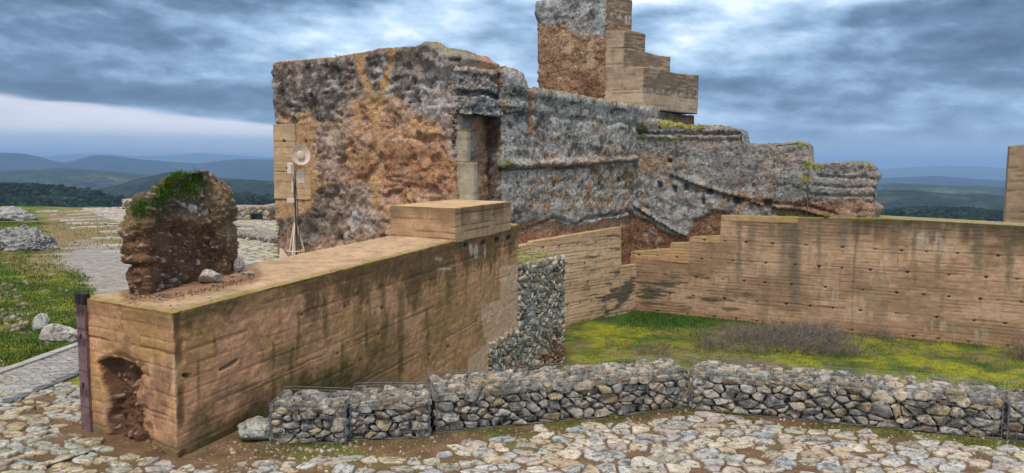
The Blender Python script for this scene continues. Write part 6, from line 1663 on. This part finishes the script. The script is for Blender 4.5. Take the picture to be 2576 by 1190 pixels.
# ------------------------------------------------------------------ the far country
def hills():
    rng = np.random.default_rng(101)
    def ridge(name, pts, R, zbase, width, col, col2, seed, nscale, amp, rough_px=0):
        pts = sorted(pts); xs = [p[0] for p in pts]; ys_ = [p[1] for p in pts]
        az = np.radians(np.arange(-62, 62.01, .10)); rr = np.concatenate([np.linspace(-1.2, 0, 40), np.linspace(.04, 1.0, 10)])
        A_, T_ = np.meshgrid(az, rr, indexing='ij')
        pxs = CX + FPX * np.tan(np.clip(A_, -1.1, 1.1)); Yc = R * np.cos(A_)
        hor = 419 + (pxs - CX) * .0087
        yy = np.interp(pxs, xs, ys_)
        out = np.maximum(0, np.maximum(xs[0] - pxs, pxs - xs[-1])) / 300
        nz_ = fbm(np.column_stack([A_.ravel() * 6, 0 * A_.ravel() + seed, 0 * A_.ravel()]), 1, 3, seed=seed).reshape(A_.shape)
        H = EZ - Yc * (yy - hor) / FPX + nz_ * np.minimum(out, 1) * R * .012
        rad = R + T_ * width
        X, Y = rad * np.sin(A_), rad * np.cos(A_)
        prof_ = np.cos(np.clip(np.abs(T_) / 1.25, 0, 1) * PI / 2) ** 1.3
        P2 = np.column_stack([X.ravel(), Y.ravel(), 0 * X.ravel()])
        nn = fbm(P2, nscale, 5, .55, seed=seed).reshape(X.shape)
        Zz = zbase + (H - zbase) * prof_ + amp * (nn - .1) * (np.abs(T_) > .03) * ss(0, .25, np.abs(T_)) + rough_px * R / FPX * fbm(P2, 60 / R * 3, 3, .6, seed=seed + 1).reshape(X.shape)
        V = np.column_stack([X.ravel(), Y.ravel(), Zz.ravel()])
        ids = np.arange(len(V)).reshape(X.shape)
        n2 = fbm(P2, nscale * 2.5, 5, .6, seed=seed + 2)
        C = np.tile(np.array(col), (len(V), 1)); blendc(C, np.array(col2), ss(.0, .35, n2)); C *= (1 + .3 * fbm(P2, nscale * 14, 3, .6, seed=seed + 3))[:, None]
        o = ob(name, mk_mesh(name, V, grid_faces(ids, False), C, True, MAT['hill']), kind='structure')
        return o, V, C
    G1, G2 = (.020, .032, .018), (.060, .075, .035)
    o1, V1, C1 = ridge('near_hill', [(-300, 466), (0, 468), (60, 470), (130, 478), (200, 491), (280, 506), (330, 512), (370, 506), (430, 497), (500, 494), (570, 492), (680, 506), (900, 520), (1500, 545), (2150, 548), (2240, 541), (2300, 533), (2345, 530), (2400, 532), (2460, 535), (2540, 541), (2800, 548)], 330, -75, 190, (.022, .034, .016), (.07, .08, .04), 301, .02, 6)
    ridge('middle_hill', [(-300, 520), (60, 512), (150, 498), (200, 484), (290, 466), (340, 452), (385, 441), (430, 432), (470, 434), (500, 438), (560, 447), (620, 451), (700, 456), (1000, 480), (1600, 480), (2150, 482), (2205, 478), (2300, 477), (2330, 482), (2400, 489), (2460, 487), (2540, 494), (2800, 500)], 780, -120, 380, G1, G2, 311, .008, 9)
    ridge('valley_slope', [(-300, 430), (0, 432), (60, 427), (110, 424), (170, 423), (240, 427), (330, 435), (420, 442), (560, 450), (700, 455), (1500, 470), (2160, 466), (2250, 460), (2330, 463), (2400, 468), (2450, 466), (2540, 473), (2800, 480)], 1250, -130, 520, (.035, .052, .028), (.085, .10, .055), 321, .006, 10)
    ridge('far_ridge', [(-300, 386), (0, 384), (60, 386), (100, 393), (130, 402), (160, 409), (175, 408), (205, 399), (240, 391), (285, 392), (350, 400), (420, 406), (500, 411), (540, 406), (600, 400), (680, 401), (800, 405), (1500, 440), (2150, 452), (2250, 446), (2350, 442), (2450, 450), (2540, 454), (2800, 456)], 2700, -160, 1000, (.014, .022, .020), (.025, .035, .025), 331, .003, 14)
    ridge('farthest_ridge', [(-300, 396), (60, 397), (140, 392), (190, 388), (265, 387), (340, 392), (420, 392), (470, 388), (505, 384), (545, 388), (600, 391), (680, 396), (900, 400), (1500, 425), (2150, 430), (2230, 424), (2300, 420), (2380, 416), (2440, 418), (2540, 424), (2800, 428)], 6000, -230, 1900, G1, (.05, .07, .03), 341, .002, 20)
    # valley floor out to the horizon
    a = np.radians(np.arange(-75, 75.1, 2.5)); r = np.array([60, 150, 300, 700, 1500, 3000, 8300])
    A_, R_ = np.meshgrid(a, r, indexing='ij'); V = np.column_stack([(R_ * np.sin(A_)).ravel(), (R_ * np.cos(A_)).ravel(), np.interp(R_.ravel(), [60, 150, 300, 700, 9000], [-70, -75, -80, -124, -240])])
    ob('valley_floor', mk_mesh('valley_floor', V, grid_faces(np.arange(len(V)).reshape(A_.shape), False), np.tile(np.array([.05, .07, .03]), (len(V), 1)), True, MAT['hill']), kind='structure')
    # woodland on the near hill: one mass of tree crowns
    ico = np.array([[0, 0, 1.], [.894, 0, .447], [.276, .851, .447], [-.724, .526, .447], [-.724, -.526, .447], [.276, -.851, .447], [.724, .526, -.447], [-.276, .851, -.447], [-.894, 0, -.447], [-.276, -.851, -.447], [.724, -.526, -.447], [0, 0, -1.]])
    tri = np.array([[0, 1, 2], [0, 2, 3], [0, 3, 4], [0, 4, 5], [0, 5, 1], [1, 6, 2], [2, 7, 3], [3, 8, 4], [4, 9, 5], [5, 10, 1], [6, 7, 2], [7, 8, 3], [8, 9, 4], [9, 10, 5], [10, 6, 1], [6, 11, 7], [7, 11, 8], [8, 11, 9], [9, 11, 10], [10, 11, 6]])
    px, py = proj(V1); ok = np.nonzero((((px > -200) & (px < 800)) | ((px > 2100) & (px < 2750))) & (py < 640))[0]
    idx = rng.choice(ok, 30000); n = len(idx)
    ctr = V1[idx] + rng.normal(size=(n, 3)) * np.array([4, 4, 0]); r = .55 + .75 * rng.random(n)
    keep = fbm(ctr * np.array([1, 1, 0]), .03, 3, seed=351) + .25 * rng.normal(size=n) > -.12; ctr, r = ctr[keep], r[keep]; n = len(ctr)
    J = 1 + .28 * rng.normal(size=(n, 12))
    V = ctr[:, None, :] + (ico[None] * J[:, :, None]) * r[:, None, None] * np.array([1, 1, .8]) + np.array([0, 0, .6]) * r[:, None, None]
    T = (np.arange(n) * 12)[:, None, None] + tri[None]
    C = np.repeat(np.array([.018, .032, .015]) * (.6 + .9 * rng.random((n, 1))), 12, axis=0)
    ob('woodland', mk_mesh('woodland', V.reshape(-1, 3), T.reshape(-1, 3), C, True, MAT['hill']), kind='stuff', label='dark woodland covering the near hillside below the castle')
    # two white farmhouses in the valley
    for (x, y, Y, lb) in ((228, 471.5, 1000, 'tiny white farmhouse among the fields of the valley on the left'), ):
        p = aty(x, y + 2, Y); w, h = 4.5, 2.2
        V = np.array([[-w, -2, -3], [w, -2, -3], [w, 2, -3], [-w, 2, -3], [-w, -2, h], [w, -2, h], [w, 2, h], [-w, 2, h], [-w, 0, h + 1.2], [w, 0, h + 1.2]]) + p
        hs = mk_mesh('farmhouse', V, [np.array([[0, 1, 5, 4], [1, 2, 6, 5], [2, 3, 7, 6], [3, 0, 4, 7], [4, 5, 9, 8], [6, 7, 8, 9]]), np.array([[5, 6, 9], [7, 4, 8]])], np.tile(np.array([.75, .74, .72]), (10, 1)), False, MAT['hill'])
        ob('farmhouse', hs, label=lb, cat='house')
hills()

# ------------------------------------------------------------------ haze
def haze():
    me = box_mesh('haze', (-8200, -400, -260), (8200, 8600, 110), (1, 1, 1), 'white', 0)
    m = bpy.data.materials.new('haze air'); m.use_nodes = True; t = m.node_tree; t.nodes.clear()
    v = t.nodes.new('ShaderNodeVolumePrincipled'); o = t.nodes.new('ShaderNodeOutputMaterial'); t.links.new(v.outputs[0], o.inputs['Volume'])
    v.inputs['Color'].default_value = (.40, .63, 1.0, 1); v.inputs['Density'].default_value = .00036; v.inputs['Anisotropy'].default_value = 0.0
    me.materials.clear(); me.materials.append(m)
    o_ = ob('haze', me, kind='stuff', label='bluish air veiling the far hills')
haze()
